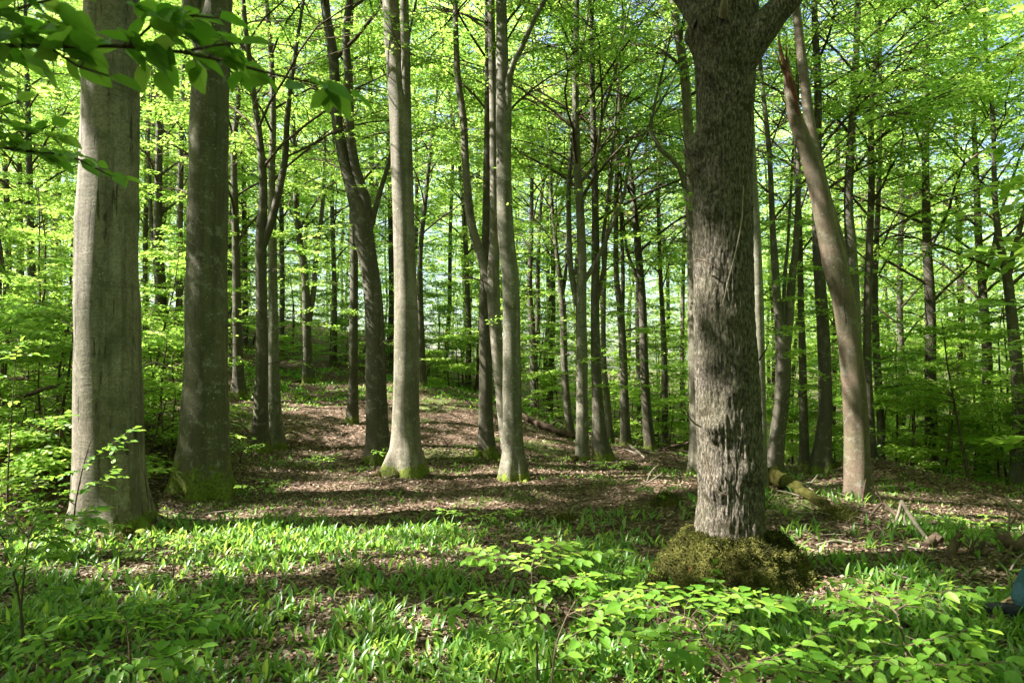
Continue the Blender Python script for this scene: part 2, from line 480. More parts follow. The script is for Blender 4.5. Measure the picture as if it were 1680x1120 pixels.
# ------------------------------------------------------------------ the trees traced from the photograph
# name key, distance, [(px, py, width_px) base first], crown (first branch height, top, radius, limbs), bark, extra stems
B = 'bark'
T = [
 dict(k='broad', D=7.4, p=[(182, 862, 122), (180, 820, 104), (178, 700, 100), (177, 560, 96), (177, 400, 92), (179, 280, 89), (180, 170, 86), (182, 60, 81), (184, 0, 79)], cr=(8.5, 21, 4.5, 14), m='bark_broad', flare=.3,
      label='broad pale beech trunk with dark bark cracks, rising from the lily leaves at left', hero='broad beech'),
 dict(k='mossy', D=9.0, p=[(330, 812, 88), (333, 760, 78), (336, 690, 72), (339, 560, 66), (339, 400, 63), (342, 280, 61), (345, 150, 59), (349, 70, 57), (355, 0, 50)], cr=(8.5, 20, 4.2, 14), m='bark_mossy', flare=.45,
      ext=[[(345, 110, 30), (330, 60, 30), (318, 0, 32), (300, -120, 26)]],
      label='thick beech with bright green moss over its left foot, beside the broad beech', hero='mossy beech'),
 dict(k='smooth', D=10.5, p=[(662, 782, 66), (665, 735, 45), (666, 650, 41), (667, 560, 40), (665, 440, 36), (660, 300, 35), (657, 200, 36), (650, 120, 30), (644, 60, 28), (641, 0, 27)], cr=(9, 20, 4, 14), m='bark_pale', flare=.75,
      ext=[[(667, 215, 16), (668, 120, 15), (667, 0, 14), (668, -150, 12)]],
      label='smooth pale beech with slender double top and mossy root feet, left of centre', hero='smooth pale beech'),
 dict(k='lichen', D=10.2, p=[(843, 792, 36), (842, 740, 31), (840, 640, 30), (839, 520, 28), (837, 450, 28), (831, 390, 27), (827, 310, 25), (826, 200, 25), (824, 100, 21), (823, 30, 18), (822, -60, 16)], cr=(8, 18, 3.6, 12), m='bark_lichen', flare=.6,
      ext=[[(833, 230, 12), (836, 130, 11), (855, 90, 9), (880, 40, 8), (910, -10, 7)]],
      label='beech trunk speckled with white lichen at the centre, slightly bent halfway up', hero='lichened beech'),
 dict(k='oak', D=5.6),
 dict(k='leaning', D=8.7, p=[(1410, 832, 44), (1407, 780, 40), (1405, 700, 37), (1400, 620, 36), (1392, 550, 34), (1383, 490, 34), (1371, 440, 38), (1355, 370, 32), (1340, 300, 30), (1320, 235, 26), (1304, 190, 22), (1295, 140, 17), (1290, 95, 8)], cr=None, m='bark_brown', flare=.35, top=False,
      ext=[[(1386, 470, 22), (1378, 400, 22), (1362, 330, 20), (1352, 270, 19), (1343, 210, 18), (1335, 120, 16), (1324, 0, 14), (1318, -120, 12)]],
      label='leaning smooth brown beech with a torn red top, right of the big rough oak', hero='leaning beech'),
 dict(k='a', D=11.8, p=[(622, 762, 42), (619, 700, 35), (617, 600, 33), (613, 500, 30), (606, 440, 30), (598, 395, 32), (592, 355, 30), (575, 300, 22), (560, 240, 18), (551, 180, 17), (547, 100, 17), (535, 20, 15), (528, -60, 14)], cr=(7, 17, 3.5, 12), m=B, flare=.5,
      ext=[[(603, 390, 20), (600, 330, 18), (585, 280, 16), (576, 220, 15), (574, 130, 13), (570, 60, 12), (580, -20, 11)], [(606, 380, 10), (625, 310, 8), (640, 260, 7), (650, 200, 6)]],
      label='grey beech forking into dark crooked stems, just left of the smooth pale beech'),
 dict(k='b', D=15, p=[(577, 700, 22), (579, 660, 16), (580, 560, 14), (581, 420, 13), (578, 300, 12), (574, 120, 11), (576, 0, 10)], cr=(5, 17, 3, 14), m='bark_dark', d='straight dark beech on the hill foot'),
 dict(k='c', D=11.4, p=[(836, 770, 22), (824, 660, 20), (815, 560, 20), (809, 470, 22), (811, 400, 17), (811, 300, 15), (809, 150, 13), (806, 0, 12)], cr=(7, 17, 3.2, 12), m='bark_pale',
      ext=[[(806, 480, 18), (790, 425, 15), (772, 360, 14), (763, 270, 13), (758, 180, 12), (748, 110, 11), (744, 0, 9)]],
      label='pale forked beech leaning out from behind the lichened beech, its left stem crooked'),
 dict(k='d', D=12.5, p=[(797, 752, 30), (797, 700, 23), (797, 600, 21), (794, 500, 17), (797, 400, 14), (800, 250, 13), (801, 100, 11), (800, 0, 10)], cr=(6, 17, 3.2, 14), m='bark_dark', flare=.7, d='dark straight beech with spread feet'),
 dict(k='e', D=20, p=[(505, 632, 18), (505, 600, 14), (503, 520, 13), (500, 450, 12), (490, 380, 10), (484, 300, 8)], cr=(4.5, 16, 3.4, 16), m=B, flare=.8,
      ext=[[(505, 540, 9), (512, 480, 9), (514, 420, 8), (522, 340, 7)]], d='forked beech on the hilltop'),
 dict(k='f', D=11.8, p=[(427, 748, 28), (427, 700, 23), (430, 600, 20), (429, 500, 18), (428, 400, 18), (432, 300, 13), (424, 210, 11), (417, 160, 9)], cr=(5, 16, 3.2, 13), m='bark_dark',
      ext=[[(430, 410, 12), (443, 375, 13), (458, 320, 12), (470, 260, 10), (474, 200, 9), (484, 120, 7)]],
      label='dark beech forking into a wide Y, front one of the pair right of mossy beech'),
 dict(k='g', D=12.6, p=[(455, 740, 24), (452, 690, 19), (449, 600, 18), (448, 500, 15), (447, 400, 14), (446, 300, 11), (448, 180, 10)], cr=(5, 16, 3.2, 12), m='bark_lichen', flare=.6,
      label='grey beech with lit left edge, rear one of the close pair right of mossy beech'),
 dict(k='h', D=17, p=[(391, 655, 22), (391, 620, 16), (389, 520, 14), (387, 400, 12), (384, 250, 10)], cr=(4, 16, 3.2, 16), m='bark_dark', flare=.9, d='dark claw-rooted beech'),
 dict(k='i', D=20, p=[(266, 572, 20), (264, 480, 17), (259, 380, 14), (261, 250, 11), (262, 120, 9)], cr=(4, 17, 3.4, 16), m='bark_dark',
      ext=[[(264, 470, 9), (250, 400, 8), (242, 380, 7), (236, 300, 6)]], d='forked dark beech'),
 dict(k='j', D=20, p=[(293, 582, 12), (294, 480, 11), (295, 360, 10), (298, 200, 8)], cr=(4.5, 16, 3, 14), m=B, d='slim straight beech'),
 dict(k='k', D=21, p=[(54, 592, 14), (53, 480, 12), (50, 400, 11), (49, 320, 10), (45, 150, 8)], cr=(4, 16, 3.4, 16), m='bark_dark', d='slim dark beech'),
 dict(k='l', D=25, p=[(34, 590, 10), (35, 480, 9), (33, 340, 8), (30, 200, 7)], cr=(4, 16, 3.4, 14), m='bark_dark', d='thin dark beech'),
 dict(k='m', D=30, p=[(96, 560, 10), (96, 430, 9), (95, 330, 8), (97, 200, 7)], cr=(5, 18, 3.4, 14), m=B, d='thin grey beech'),
 dict(k='n', D=20, p=[(694, 636, 15), (691, 560, 12), (689, 470, 10), (690, 410, 8), (697, 340, 7), (706, 250, 6)], cr=(4.5, 15, 3.2, 14), m='bark_dark', d='bent thin beech on the ridge'),
 dict(k='o', D=22, p=[(877, 680, 15), (876, 600, 13), (873, 540, 11), (869, 480, 9), (871, 400, 8), (873, 250, 6)], cr=(5, 17, 3.2, 14), m=B,
      ext=[[(876, 600, 9), (882, 520, 8), (882, 440, 7), (888, 330, 5)]], d='twin-stemmed beech behind the ridge'),
 dict(k='p', D=17, p=[(938, 727, 18), (932, 680, 12), (926, 600, 11), (924, 520, 11), (920, 470, 10), (914, 420, 7), (905, 330, 6)], cr=(4.5, 14, 3, 14), m=B,
      ext=[[(922, 490, 6), (928, 450, 6), (932, 380, 5)]], d='bowed slim beech'),
 dict(k='q', D=13, p=[(956, 762, 24), (955, 700, 19), (955, 600, 18), (953, 500, 18), (955, 430, 15), (951, 330, 14), (946, 250, 13), (944, 130, 11), (946, 0, 9)], cr=(5, 16, 3.4, 14), m='bark_lichen',
      ext=[[(948, 500, 12), (940, 460, 10), (936, 420, 9), (934, 330, 8), (938, 250, 7)], [(960, 460, 8), (985, 415, 7), (1003, 370, 6), (1022, 320, 6), (1028, 270, 5), (1045, 240, 4)], [(951, 300, 7), (975, 270, 6), (985, 200, 5), (1005, 130, 4)]],
      label='lichened beech with long arching side branches, first large trunk right of the bare slope'),
 dict(k='r', D=13.6, p=[(990, 760, 30), (984, 720, 22), (979, 620, 17), (976, 520, 15), (977, 420, 13), (976, 300, 11), (972, 150, 9)], cr=(5, 16, 3.2, 13), m=B, flare=.7,
      ext=[[(978, 500, 8), (990, 440, 7), (988, 400, 6), (998, 300, 5)]], d='grey beech with sloping foot'),
 dict(k='s', D=18, p=[(1001, 725, 13), (996, 650, 10), (991, 600, 9), (990, 520, 8), (994, 400, 6)], cr=(4.5, 15, 3, 13), m='bark_pale', d='thin pale beech'),
 dict(k='t', D=16, p=[(1027, 732, 18), (1025, 680, 15), (1022, 580, 13), (1017, 500, 12), (1011, 450, 9), (1011, 330, 8)], cr=(5, 16, 3.2, 13), m=B,
      ext=[[(1020, 520, 8), (1024, 460, 7), (1022, 330, 6)]], d='grey beech with two upright stems'),
 dict(k='u', D=16.5, p=[(1067, 742, 22), (1062, 690, 16), (1057, 600, 14), (1054, 500, 13), (1046, 400, 12), (1040, 330, 9), (1028, 230, 7)], cr=(4.8, 15, 3.2, 13), m='bark_dark',
      ext=[[(1052, 480, 7), (1040, 440, 6), (1030, 410, 5), (1020, 330, 4)]], d='dark slightly leaning beech'),
 dict(k='v', D=19, p=[(1091, 740, 12), (1091, 660, 10), (1089, 560, 9), (1084, 460, 7), (1080, 330, 6)], cr=(4.5, 15, 3, 12), m='bark_dark', d='slim dark beech'),
 dict(k='w', D=24, p=[(1119, 735, 10), (1120, 660, 9), (1119, 580, 7), (1122, 400, 6)], cr=(6, 16, 3, 12), m='bark_pale', d='slim pale beech'),
 dict(k='x', D=11.5, p=[(1143, 780, 26), (1142, 700, 21), (1139, 560, 20), (1136, 400, 18), (1131, 250, 16), (1123, 120, 15), (1108, 30, 14), (1098, -60, 12)], cr=(6.5, 17, 3.4, 12), m='bark_pale', flare=.6,
      ext=[[(1128, 330, 9), (1115, 275, 8), (1085, 245, 7), (1068, 215, 6), (1075, 170, 5), (1082, 140, 4)]],
      label='pale beech half hidden behind the left edge of the big rough oak'),
 dict(k='y', D=7.6, p=[(1249, 800, 20), (1248, 700, 18), (1246, 600, 18), (1243, 500, 19), (1240, 400, 17), (1232, 250, 15), (1225, 60, 13)], cr=(8, 16, 3, 10), m='bark_lichen', flare=.3,
      label='narrow pale lichened trunk peeping out behind the right edge of the big rough oak'),
 dict(k='z', D=12, p=[(1270, 792, 28), (1274, 730, 25), (1282, 660, 23), (1285, 590, 24), (1277, 520, 13), (1271, 430, 12), (1268, 380, 10), (1262, 250, 8)], cr=(4.8, 15, 3.4, 13), m=B, flare=.3,
      ext=[[(1286, 610, 16), (1296, 530, 15), (1303, 460, 13), (1312, 400, 10), (1318, 300, 8)], [(1285, 600, 8), (1286, 530, 7), (1290, 450, 6), (1296, 400, 5)]],
      label='curved grey beech splitting into three stems, between rough oak and leaning beech'),
 dict(k='ba', D=15, p=[(1320, 772, 18), (1319, 720, 14), (1317, 600, 12), (1314, 500, 10), (1311, 350, 8)], cr=(5, 15, 3, 12), m='bark_dark', d='slim dark straight beech'),
 dict(k='bb', D=12.5, p=[(1347, 788, 36), (1349, 740, 24), (1354, 680, 21), (1353, 600, 20), (1349, 520, 19), (1343, 430, 17), (1340, 300, 14), (1342, 150, 12)], cr=(5, 16, 3.4, 13), m='bark_dark', flare=1.0, d='curved dark beech with mossy foot'),
 dict(k='bc', D=13.5, p=[(1432, 782, 17), (1428, 700, 14), (1423, 600, 13), (1424, 480, 12), (1430, 300, 10)], cr=(4.5, 15, 3.2, 13), m='bark_dark', d='dark slim beech close behind the leaning beech'),
 dict(k='bd', D=16, p=[(1446, 775, 14), (1445, 690, 12), (1437, 560, 11), (1436, 460, 9), (1442, 300, 7)], cr=(4.5, 15, 3.2, 12), m=B, d='slim grey beech'),
 dict(k='be', D=12.5, p=[(1402, 740, 20), (1404, 620, 18), (1402, 500, 17), (1396, 400, 17), (1392, 330, 14), (1398, 200, 12), (1406, 60, 10)], cr=(5.5, 16, 3.2, 12), m='bark_lichen', label='spotted grey beech directly behind the leaning beech, showing right of its upper bend'),
 dict(k='bf', D=15, p=[(1530, 795, 22), (1528, 720, 18), (1527, 620, 17), (1526, 500, 16), (1521, 400, 14), (1518, 250, 11)], cr=(4, 15, 3.4, 13), m='bark_dark', flare=.5, d='upright dark beech wrapped in green undergrowth'),
 dict(k='bg', D=17, p=[(1612, 792, 22), (1618, 700, 18), (1620, 600, 15), (1614, 500, 13), (1606, 400, 11), (1600, 250, 8)], cr=(4, 15, 3.4, 13), m='bark_dark',
      ext=[[(1612, 470, 7), (1622, 430, 6), (1632, 360, 5)]], d='dark beech with small fork'),
 dict(k='bh', D=13, p=[(1668, 805, 24), (1672, 700, 20), (1668, 600, 18), (1660, 520, 16), (1652, 450, 14), (1640, 400, 11), (1632, 320, 8)], cr=(4, 14, 3.2, 13), m=B,
      ext=[[(1654, 455, 10), (1672, 410, 9), (1690, 370, 8)]], label='forked grey beech at the far right of the picture'),
 dict(k='bi', D=23, p=[(1575, 770, 14), (1578, 650, 12), (1577, 500, 10), (1570, 300, 8)], cr=(4, 16, 3.4, 13), m='bark_dark', d='thin dark far beech'),
 dict(k='bj', D=22, p=[(1478, 760, 13), (1480, 620, 11), (1476, 480, 9), (1482, 250, 7)], cr=(4, 16, 3.4, 13), m=B, d='thin far beech'),
 dict(k='bk', D=24, p=[(768, 640, 10), (769, 560, 9), (766, 450, 8), (760, 330, 7)], cr=(5, 17, 3.4, 13), m='bark_dark', d='thin beech beyond ridge'),
 dict(k='bl', D=25, p=[(903, 690, 9), (905, 600, 8), (908, 480, 7), (904, 300, 6)], cr=(5, 17, 3.4, 13), m=B, d='thin beech beyond ridge'),
 dict(k='bm', D=26, p=[(640, 600, 10), (642, 500, 9), (640, 330, 8)], cr=(4, 17, 3.6, 14), m='bark_dark', d='far dark hill beech'),
 dict(k='bn', D=25, p=[(548, 600, 9), (549, 500, 8), (545, 330, 7)], cr=(4, 17, 3.6, 14), m=B, d='far thin hill beech'),
 dict(k='bo', D=26, p=[(462, 590, 9), (463, 480, 8), (462, 330, 7)], cr=(4, 17, 3.6, 14), m=B, d='far thin hill beech'),
 dict(k='bp', D=27, p=[(402, 575, 10), (402, 480, 9), (400, 300, 7)], cr=(4, 17, 3.6, 14), m='bark_dark', d='far dark hill beech'),
 dict(k='bq', D=23, p=[(1222, 760, 10), (1223, 600, 9), (1225, 400, 8)], cr=(5, 16, 3.4, 12), m=B, d='far slim beech mostly behind the oak'),
 dict(k='br', D=24, p=[(1365, 765, 12), (1367, 640, 10), (1372, 480, 8), (1374, 300, 7)], cr=(4.5, 16, 3.4, 12), m='bark_dark', d='far slim dark beech'),
 dict(k='bs', D=26, p=[(240, 560, 9), (238, 450, 8), (240, 300, 7)], cr=(4, 17, 3.6, 14), m=B, d='far thin beech'),
 dict(k='bt', D=23, p=[(12, 600, 12), (14, 480, 10), (10, 300, 8)], cr=(4, 17, 3.6, 14), m='bark_dark', d='far dark beech'),
 dict(k='bu', D=21, p=[(1048, 738, 10), (1049, 640, 9), (1046, 520, 8), (1050, 360, 6)], cr=(5, 16, 3.2, 12), m=B, d='far slim beech'),
]

# ------------------------------------------------------------------ terrain: a smooth surface through the feet of the trees
ctl = []
for t_ in T:
    if 'p' in t_:
        ctl.append(P(t_['p'][0][0], t_['p'][0][1] - 3, t_['D']))
for px, py, D in [(600, 622, 22), (740, 655, 18.5), (820, 668, 18), (870, 690, 17.5), (1000, 735, 17), (1130, 748, 17), (700, 600, 30), (420, 600, 24),
                  (500, 690, 14), (650, 700, 14), (750, 720, 13.5), (300, 690, 12), (230, 700, 10.5), (40, 700, 12), (1500, 800, 11), (1640, 810, 11)]:
    ctl.append(P(px, py, D))
ctl += [np.array(c, float) for c in [
    (-6, 2, .1), (-3, 3, 0), (0, 3, 0), (3, 3, 0), (6, 3, 0), (0, 0, 0), (-4, 5, 0), (-2, 5.5, 0), (0, 5.5, 0), (1.8, 5.4, 0), (4, 5, 0), (5, 7, -.05), (2, 7.2, 0), (-1, 8, 0), (-9, 6, .35), (-14, 4, .8), (-8, -6, .2),
    (8, -6, 0), (0, -10, 0), (9, 5, -.1), (14, 4, -.3), (-14, 14, 1.8), (-22, 20, 3), (-20, 35, 4.5), (-8, 35, 3.2), (0, 34, .6), (8, 34, -1.2), (20, 34, -2), (32, 30, -2),
    (-40, 50, 6), (0, 55, 1), (40, 55, -2), (60, 20, -2), (-60, 10, 4), (-30, -30, 1), (30, -30, 0)]]
ctl = np.array(ctl)


def tps(r2):
    return 0.5 * r2 * np.log(r2 + 1e-6)


_xy = ctl[:, :2]
_K = tps(((_xy[:, None] - _xy[None]) ** 2).sum(-1)) + np.eye(len(ctl)) * 0.6
_Pm = np.c_[np.ones(len(ctl)), _xy]
_A = np.block([[_K, _Pm], [_Pm.T, np.zeros((3, 3))]])
_w = np.linalg.solve(_A, np.r_[ctl[:, 2], 0, 0, 0])


def ground(x, y, micro=True):
    x, y = np.asarray(x, float), np.asarray(y, float)
    xc, yc = np.clip(x, -45, 45), np.clip(y, -20, 55)
    q = np.stack([xc.ravel(), yc.ravel()], -1)
    z = np.concatenate([tps(((c[:, None] - _xy[None]) ** 2).sum(-1)) @ _w[:-3] for c in np.array_split(q, max(1, len(q) // 20000))])
    z = z + _w[-3] + q @ _w[-2:]
    z = np.clip(z.reshape(x.shape), -3, 7)
    if micro:
        z = z + (vnoise(x * 1.1, y * 1.1, 0 * x, 3) - .5) * .09 + (vnoise(x * 4, y * 4, 0 * x, 5) - .5) * .035
    return z


def gz(x, y):
    return float(ground(np.array([x]), np.array([y]))[0])


s1 = np.sinh(np.linspace(-5.6, 5.6, 420)) / math.sinh(5.6) * 400
s2 = np.concatenate([np.linspace(-400, -12, 30), np.arange(-11, 2, .6), np.arange(2, 12, .09), np.arange(12, 28, .22), np.arange(28, 60, 1.2), np.linspace(62, 500, 40)])
gx, gy = np.meshgrid(s1, s2)
gzv = ground(gx, gy)
nr, nc = gx.shape
mb = MB()
idx = np.arange(nr * nc).reshape(nr, nc)
mb.add(np.stack([gx, gy, gzv], -1), np.stack([idx[:-1, :-1], idx[:-1, 1:], idx[1:, 1:], idx[1:, :-1]], -1).reshape(-1, 4), 0, True)
g = mb.build('forest_floor', M['ground'])
g['kind'] = 'structure'

# ------------------------------------------------------------------ leaves and sprays
LEAF_Q = (np.array([[0, 0, 0], [.45, .5, .07], [1, 0, -.02], [.45, -.5, .07]]), [np.array([[0, 1, 2, 3]])])


def leaf_near_shape():
    xs = [0, .12, .3, .52, .76, 1.0]
    wd = [0, .30, .49, .47, .27, 0]
    v, uv = [], []
    for i, (x, w_) in enumerate(zip(xs, wd)):
        if w_ == 0:
            v.append((x, 0, -.06 * x * x)); uv.append((x, 0))
        else:
            for s in (-1, 0, 1):
                v.append((x, s * w_, (.17 * abs(s) + (.02 if i % 2 else -.02) * abs(s)) - .06 * x * x)); uv.append((x, s * w_ * 2))
    q = []
    tr = [(0, 1, 2), (0, 2, 3)]
    for k in range(3):
        a = 1 + 3 * k; b = a + 3
        q += [(a, b, b + 1, a + 1), (a + 1, b + 1, b + 2, a + 2)]
    tr += [(10, 13, 11), (11, 13, 12)]
    return np.array(v, float), np.array(q), np.array(tr), np.array(uv, float)


NEAR = leaf_near_shape()


def put_leaves(mb, pos, d, n, L, W, near=False, mat_=0, val=None):
    """pos,d,n (k,3), L,W (k,)"""
    k = len(pos)
    if k == 0:
        return
    d = d / (np.linalg.norm(d, axis=1)[:, None] + 1e-9)
    s = np.cross(n, d)
    s /= np.linalg.norm(s, axis=1)[:, None] + 1e-9
    n = np.cross(d, s)
    val = rng.random(k) if val is None else val
    if near:
        t, q, tr, uv = NEAR
    else:
        t = LEAF_Q[0]
    v = pos[:, None] + t[None, :, 0, None] * (d * L[:, None])[:, None] + t[None, :, 1, None] * (s * W[:, None])[:, None] + t[None, :, 2, None] * (n * W[:, None])[:, None]
    off = (np.arange(k) * len(t))[:, None, None]
    if near:
        base = mb.n
        mb.add(v, (off + q[None]).reshape(-1, 4), mat_, True, np.repeat(val, len(q)), np.tile(uv[q].reshape(-1, 2), (k, 1)))
        f = (off + tr[None]).reshape(-1, 3)
        mb.f.append((f.astype(np.int32) + base, mat_, True, np.repeat(val, len(tr)), np.tile(uv[tr].reshape(-1, 2), (k, 1))))
    else:
        mb.add(v, (off + np.array([[0, 1, 2, 3]])[None]).reshape(-1, 4), mat_, False, val)


def spray_template(seed, n_side=3):
    r = random.Random(seed)
    pos, d = [], []

    def line(p0, ang, L, sp):
        k = int(L / sp)
        for i in range(1, k + 1):
            x = i * sp
            p = p0 + np.array([math.cos(ang), math.sin(ang), 0]) * x
            side = 1 if i % 2 else -1
            a = ang + side * R(r.uniform(30, 60)) if i < k else ang
            pos.append(p + np.array([0, 0, -0.10 * (np.hypot(p[0], p[1])) ** 2])); d.append((math.cos(a), math.sin(a), r.uniform(-.35, .1)))
    line(np.zeros(3), 0, 1.0, .085)
    for i in range(n_side):
        x = .15 + i * .24
        for s in (-1, 1):
            line(np.array([x + (s > 0) * .1, 0, 0]), s * R(r.uniform(35, 55)), r.uniform(.3, .5) * (1.15 - x), .085)
    return np.array(pos), np.array(d)


TPL = [spray_template(s) for s in range(6)]


def put_sprays(mb, S, leafL, near=False, mat_=0, leafW=.62, bias=None, thin=1.0):
    """S rows: x,y,z,yaw,pitch,roll,scale"""
    S = np.asarray(S, float)
    if len(S) == 0:
        return
    which = rng.integers(0, len(TPL), len(S))
    for k, (tp, td) in enumerate(TPL):
        s = S[which == k]
        if not len(s):
            continue
        cyw, syw = np.cos(s[:, 3]), np.sin(s[:, 3])
        cp, sp = np.cos(s[:, 4]), np.sin(s[:, 4])
        fx = np.stack([cyw * cp, syw * cp, sp], -1)
        sd = np.stack([-syw, cyw, np.sin(s[:, 5])], -1)
        sd /= np.linalg.norm(sd, axis=1)[:, None]
        up = np.cross(fx, sd)
        Rm = np.stack([fx, sd, up], 1)
        pos = s[:, None, :3] + np.einsum('kj,njc->nkc', tp, Rm) * s[:, None, 6:7]
        d = np.einsum('kj,njc->nkc', td, Rm)
        pos, d = pos.reshape(-1, 3), d.reshape(-1, 3)
        upn = np.repeat(up, len(tp), 0)
        val0 = np.repeat(rng.random(len(s)), len(tp))
        if thin < 1:
            kp = rng.random(len(pos)) < thin
            pos, d, upn, val0 = pos[kp], d[kp], upn[kp], val0[kp]
        n = len(pos)
        pos = pos + rng.normal(0, .012, (n, 3))
        d = d + rng.normal(0, .18, (n, 3))
        nn = upn + rng.normal(0, .38, (n, 3))
        L = leafL * rng.uniform(.6, 1.2, n)
        val = np.clip(.55 * rng.random(n) + .45 * val0 + (0 if bias is None else bias), 0, 1)
        put_leaves(mb, pos, d, nn, L, L * leafW, near, mat_, val)


# places the sun reaches: sprays of the canopy that would shade them are left out (gaps cut to let the light in)
LIT = []


def lit(p, r):
    LIT.append((np.asarray(p, float), r))


for hy in range(200, 860, 50):
    lit(P(140, hy, 7.4), .62)
for hy in range(0, 780, 70):
    lit(P(650, hy, 10.5), .62)
for hy in range(640, 900, 50):
    lit(P(1165, hy, 5.6), .6)
for hy in (650, 700, 560, 740):
    lit(P(820, hy, 11), .5)
for p_ in [(1395, 640, 8.7), (1395, 690, 8.7), (1400, 760, 8.7), (1330, 300, 8.7), (505, 590, 20), (1350, 660, 12.5), (1282, 700, 12), (1100, 905, 5.3), (1110, 890, 5.3)]:
    lit(P(*p_), .45)
for X, Y, r_ in [(-3.3, 6.5, .45), (-2.5, 6.3, .55), (-1.5, 6.5, .55), (-.7, 6.1, .45), (-1.9, 5.6, .35), (.1, 6.4, .3), (-3.0, 5.4, .3), (.35, 4.1, .5), (-.3, 4.3, .3), (1.3, 3.5, .35), (2.3, 3.2, .25), (3.0, 3.4, .25),
                 (3.5, 6.0, .35), (4.3, 5.6, .35), (3.7, 7.4, .5), (4.6, 7.8, .55), (5.7, 7.5, .5), (1.7, 8.3, .4), (2.3, 8.9, .45), (.6, 9.4, .3), (-1, 9.2, .25), (-2.4, 9.3, .35),
                 (-1.8, 12.5, .35), (-.8, 13.4, .35), (-2.7, 13.8, .35), (.4, 12.3, .3), (-3.4, 15.2, .4), (-5, 17, .5), (.6, 15, .3), (2.4, 13.2, .4), (3.2, 11.2, .4), (-4.4, 5.8, .4), (-2.7, 3.5, .2), (-.9, 3.4, .2),
                 (-6.5, 8.5, .6), (-8, 10, .7), (5.2, 9.3, .35), (6.6, 9.8, .4), (-3.6, 10.5, .25), (-5.5, 7.5, .4), (-1.2, 16.5, .35), (2.2, 5.0, .2), (3.0, 4.6, .25)]:
    lit((X, Y, float(ground(np.array([X]), np.array([Y]), False)[0]) + .1), r_)
for q_ in [(880, 912, 3.7), (815, 905, 3.7), (955, 906, 3.8), (840, 985, 3.5), (1300, 1050, 2.85), (1550, 1040, 2.85), (1040, 975, 3.3)]:
    lit(P(*q_), .30)
rl = random.Random(19)
for i_ in range(34):                       # small sun flecks on the floor
    fy = rl.uniform(3.0, 9.5); fx = rl.uniform(-.7, .7) * fy
    lit((fx, fy, .1), rl.uniform(.05, .26))
for X, Y, r_ in [(6.5, 14, .8), (9, 13, .8), (8, 17, .9), (11, 15, .9), (13, 18, 1), (10, 20, 1), (6, 21, .9), (3, 20, .9), (1, 22, .9), (4.5, 17, .7), (-1, 21, .9), (14, 22, 1), (7.5, 24, 1), (2.5, 17, .6), (-4, 20, .9), (-2.5, 16, .5), (-1, 14.6, .5), (-3.2, 18, .7)]:
    lit((X, Y, 1.5), r_)
    lit((X + .5, Y + .3, 5), r_ * .8)
LP = np.array([p for p, _ in LIT]); LR = np.array([r for _, r in LIT])


def carve(S):
    S = np.asarray(S, float)
    if not len(S):
        return S
    c = S[:, :3]
    keep = np.ones(len(S), bool)
    for p, r in zip(LP, LR):
        rel = c - p
        t = rel @ SDIR
        dist = np.linalg.norm(rel - t[:, None] * SDIR, axis=1)
        keep &= ~((t > .8) & (dist < r + .16))
    return S[keep]


def limb_path(p0, az, el0, el1, L, n, r_, wig=.12):
    pts = [np.array(p0, float)]
    a = az
    for i in range(n):
        e = el0 + (el1 - el0) * (i + .5) / n
        a += r_.gauss(0, wig)
        pts.append(pts[-1] + np.array([math.cos(a) * math.cos(e), math.sin(a) * math.cos(e), math.sin(e)]) * L / n)
    return np.array(pts), a


def grow(mb, path, rad, h0, top, Rr, nl, r_, low=6, mat_=1, dens=1.0, subn=7):
    """limbs, side branches and sprays round a trunk path (absolute coords); returns spray rows"""
    S = []
    zb = path[0][2]
    hz = path[:, 2] - zb
    for i in range(nl):
        f = (i + r_.random() * .7) / nl
        h = h0 + (min(top, hz[-1]) - h0) * f * .97
        j = int(np.clip(np.searchsorted(hz, h), 1, len(path) - 1))
        p0 = path[j]; r0 = max(.012, rad[j] * .42)
        az = i * 2.4 + r_.uniform(-.5, .5)
        L = Rr * (1.0 - .45 * f) * r_.uniform(.75, 1.2)
        pts, a = limb_path(p0, az, R(r_.uniform(30, 62)), R(r_.uniform(0, 18)), L * 1.15, 7, r_, .2)
        rr = np.linspace(min(r0, .036), .006, len(pts))
        tube(mb, pts, rr, 5, mat_)
        for s in range(subn):
            q = r_.uniform(1.2, 6.5); qi = int(q)
            b0 = pts[qi] + (pts[min(qi + 1, 7)] - pts[qi]) * (q - qi)
            sa = az + (1 if s % 2 else -1) * R(r_.uniform(30, 75))
            sL = L * r_.uniform(.25, .5)
            sp, a2 = limb_path(b0, sa, R(r_.uniform(0, 22)), R(r_.uniform(-10, 6)), sL, 4, r_, .15)
            tube(mb, sp, np.linspace(.012, .004, len(sp)), 3, mat_)
            m = max(2, int(sL / .33 * dens))
            for k in range(m):
                u = (k + 1) / m * 4; ui = min(int(u), 3)
                c = sp[ui] + (sp[ui + 1] - sp[ui]) * min(u - ui, 1)
                S.append((*c, sa + (1 if k % 2 else -1) * R(r_.uniform(10, 55)), R(r_.uniform(-14, 8)), R(r_.uniform(-12, 12)), r_.uniform(.5, .8)))
        for k in range(3):
            S.append((*pts[-1 - k], a + r_.uniform(-.7, .7), R(r_.uniform(-10, 12)), R(r_.uniform(-12, 12)), r_.uniform(.5, .8)))
    for i in range(low):
        h = r_.uniform(1.6, h0 + 1.5)
        j = int(np.clip(np.searchsorted(hz, h), 1, len(path) - 1))
        az = r_.uniform(0, 6.28)
        pts, a = limb_path(path[j], az, R(20), R(-5), r_.uniform(.5, 1.5), 4, r_)
        tube(mb, pts, np.linspace(.01, .004, 5), 3, mat_)
        for k in range(2, 5):
            S.append((*pts[k], a + r_.uniform(-.6, .6), R(r_.uniform(-14, 4)), R(r_.uniform(-10, 10)), r_.uniform(.35, .6)))
    return S


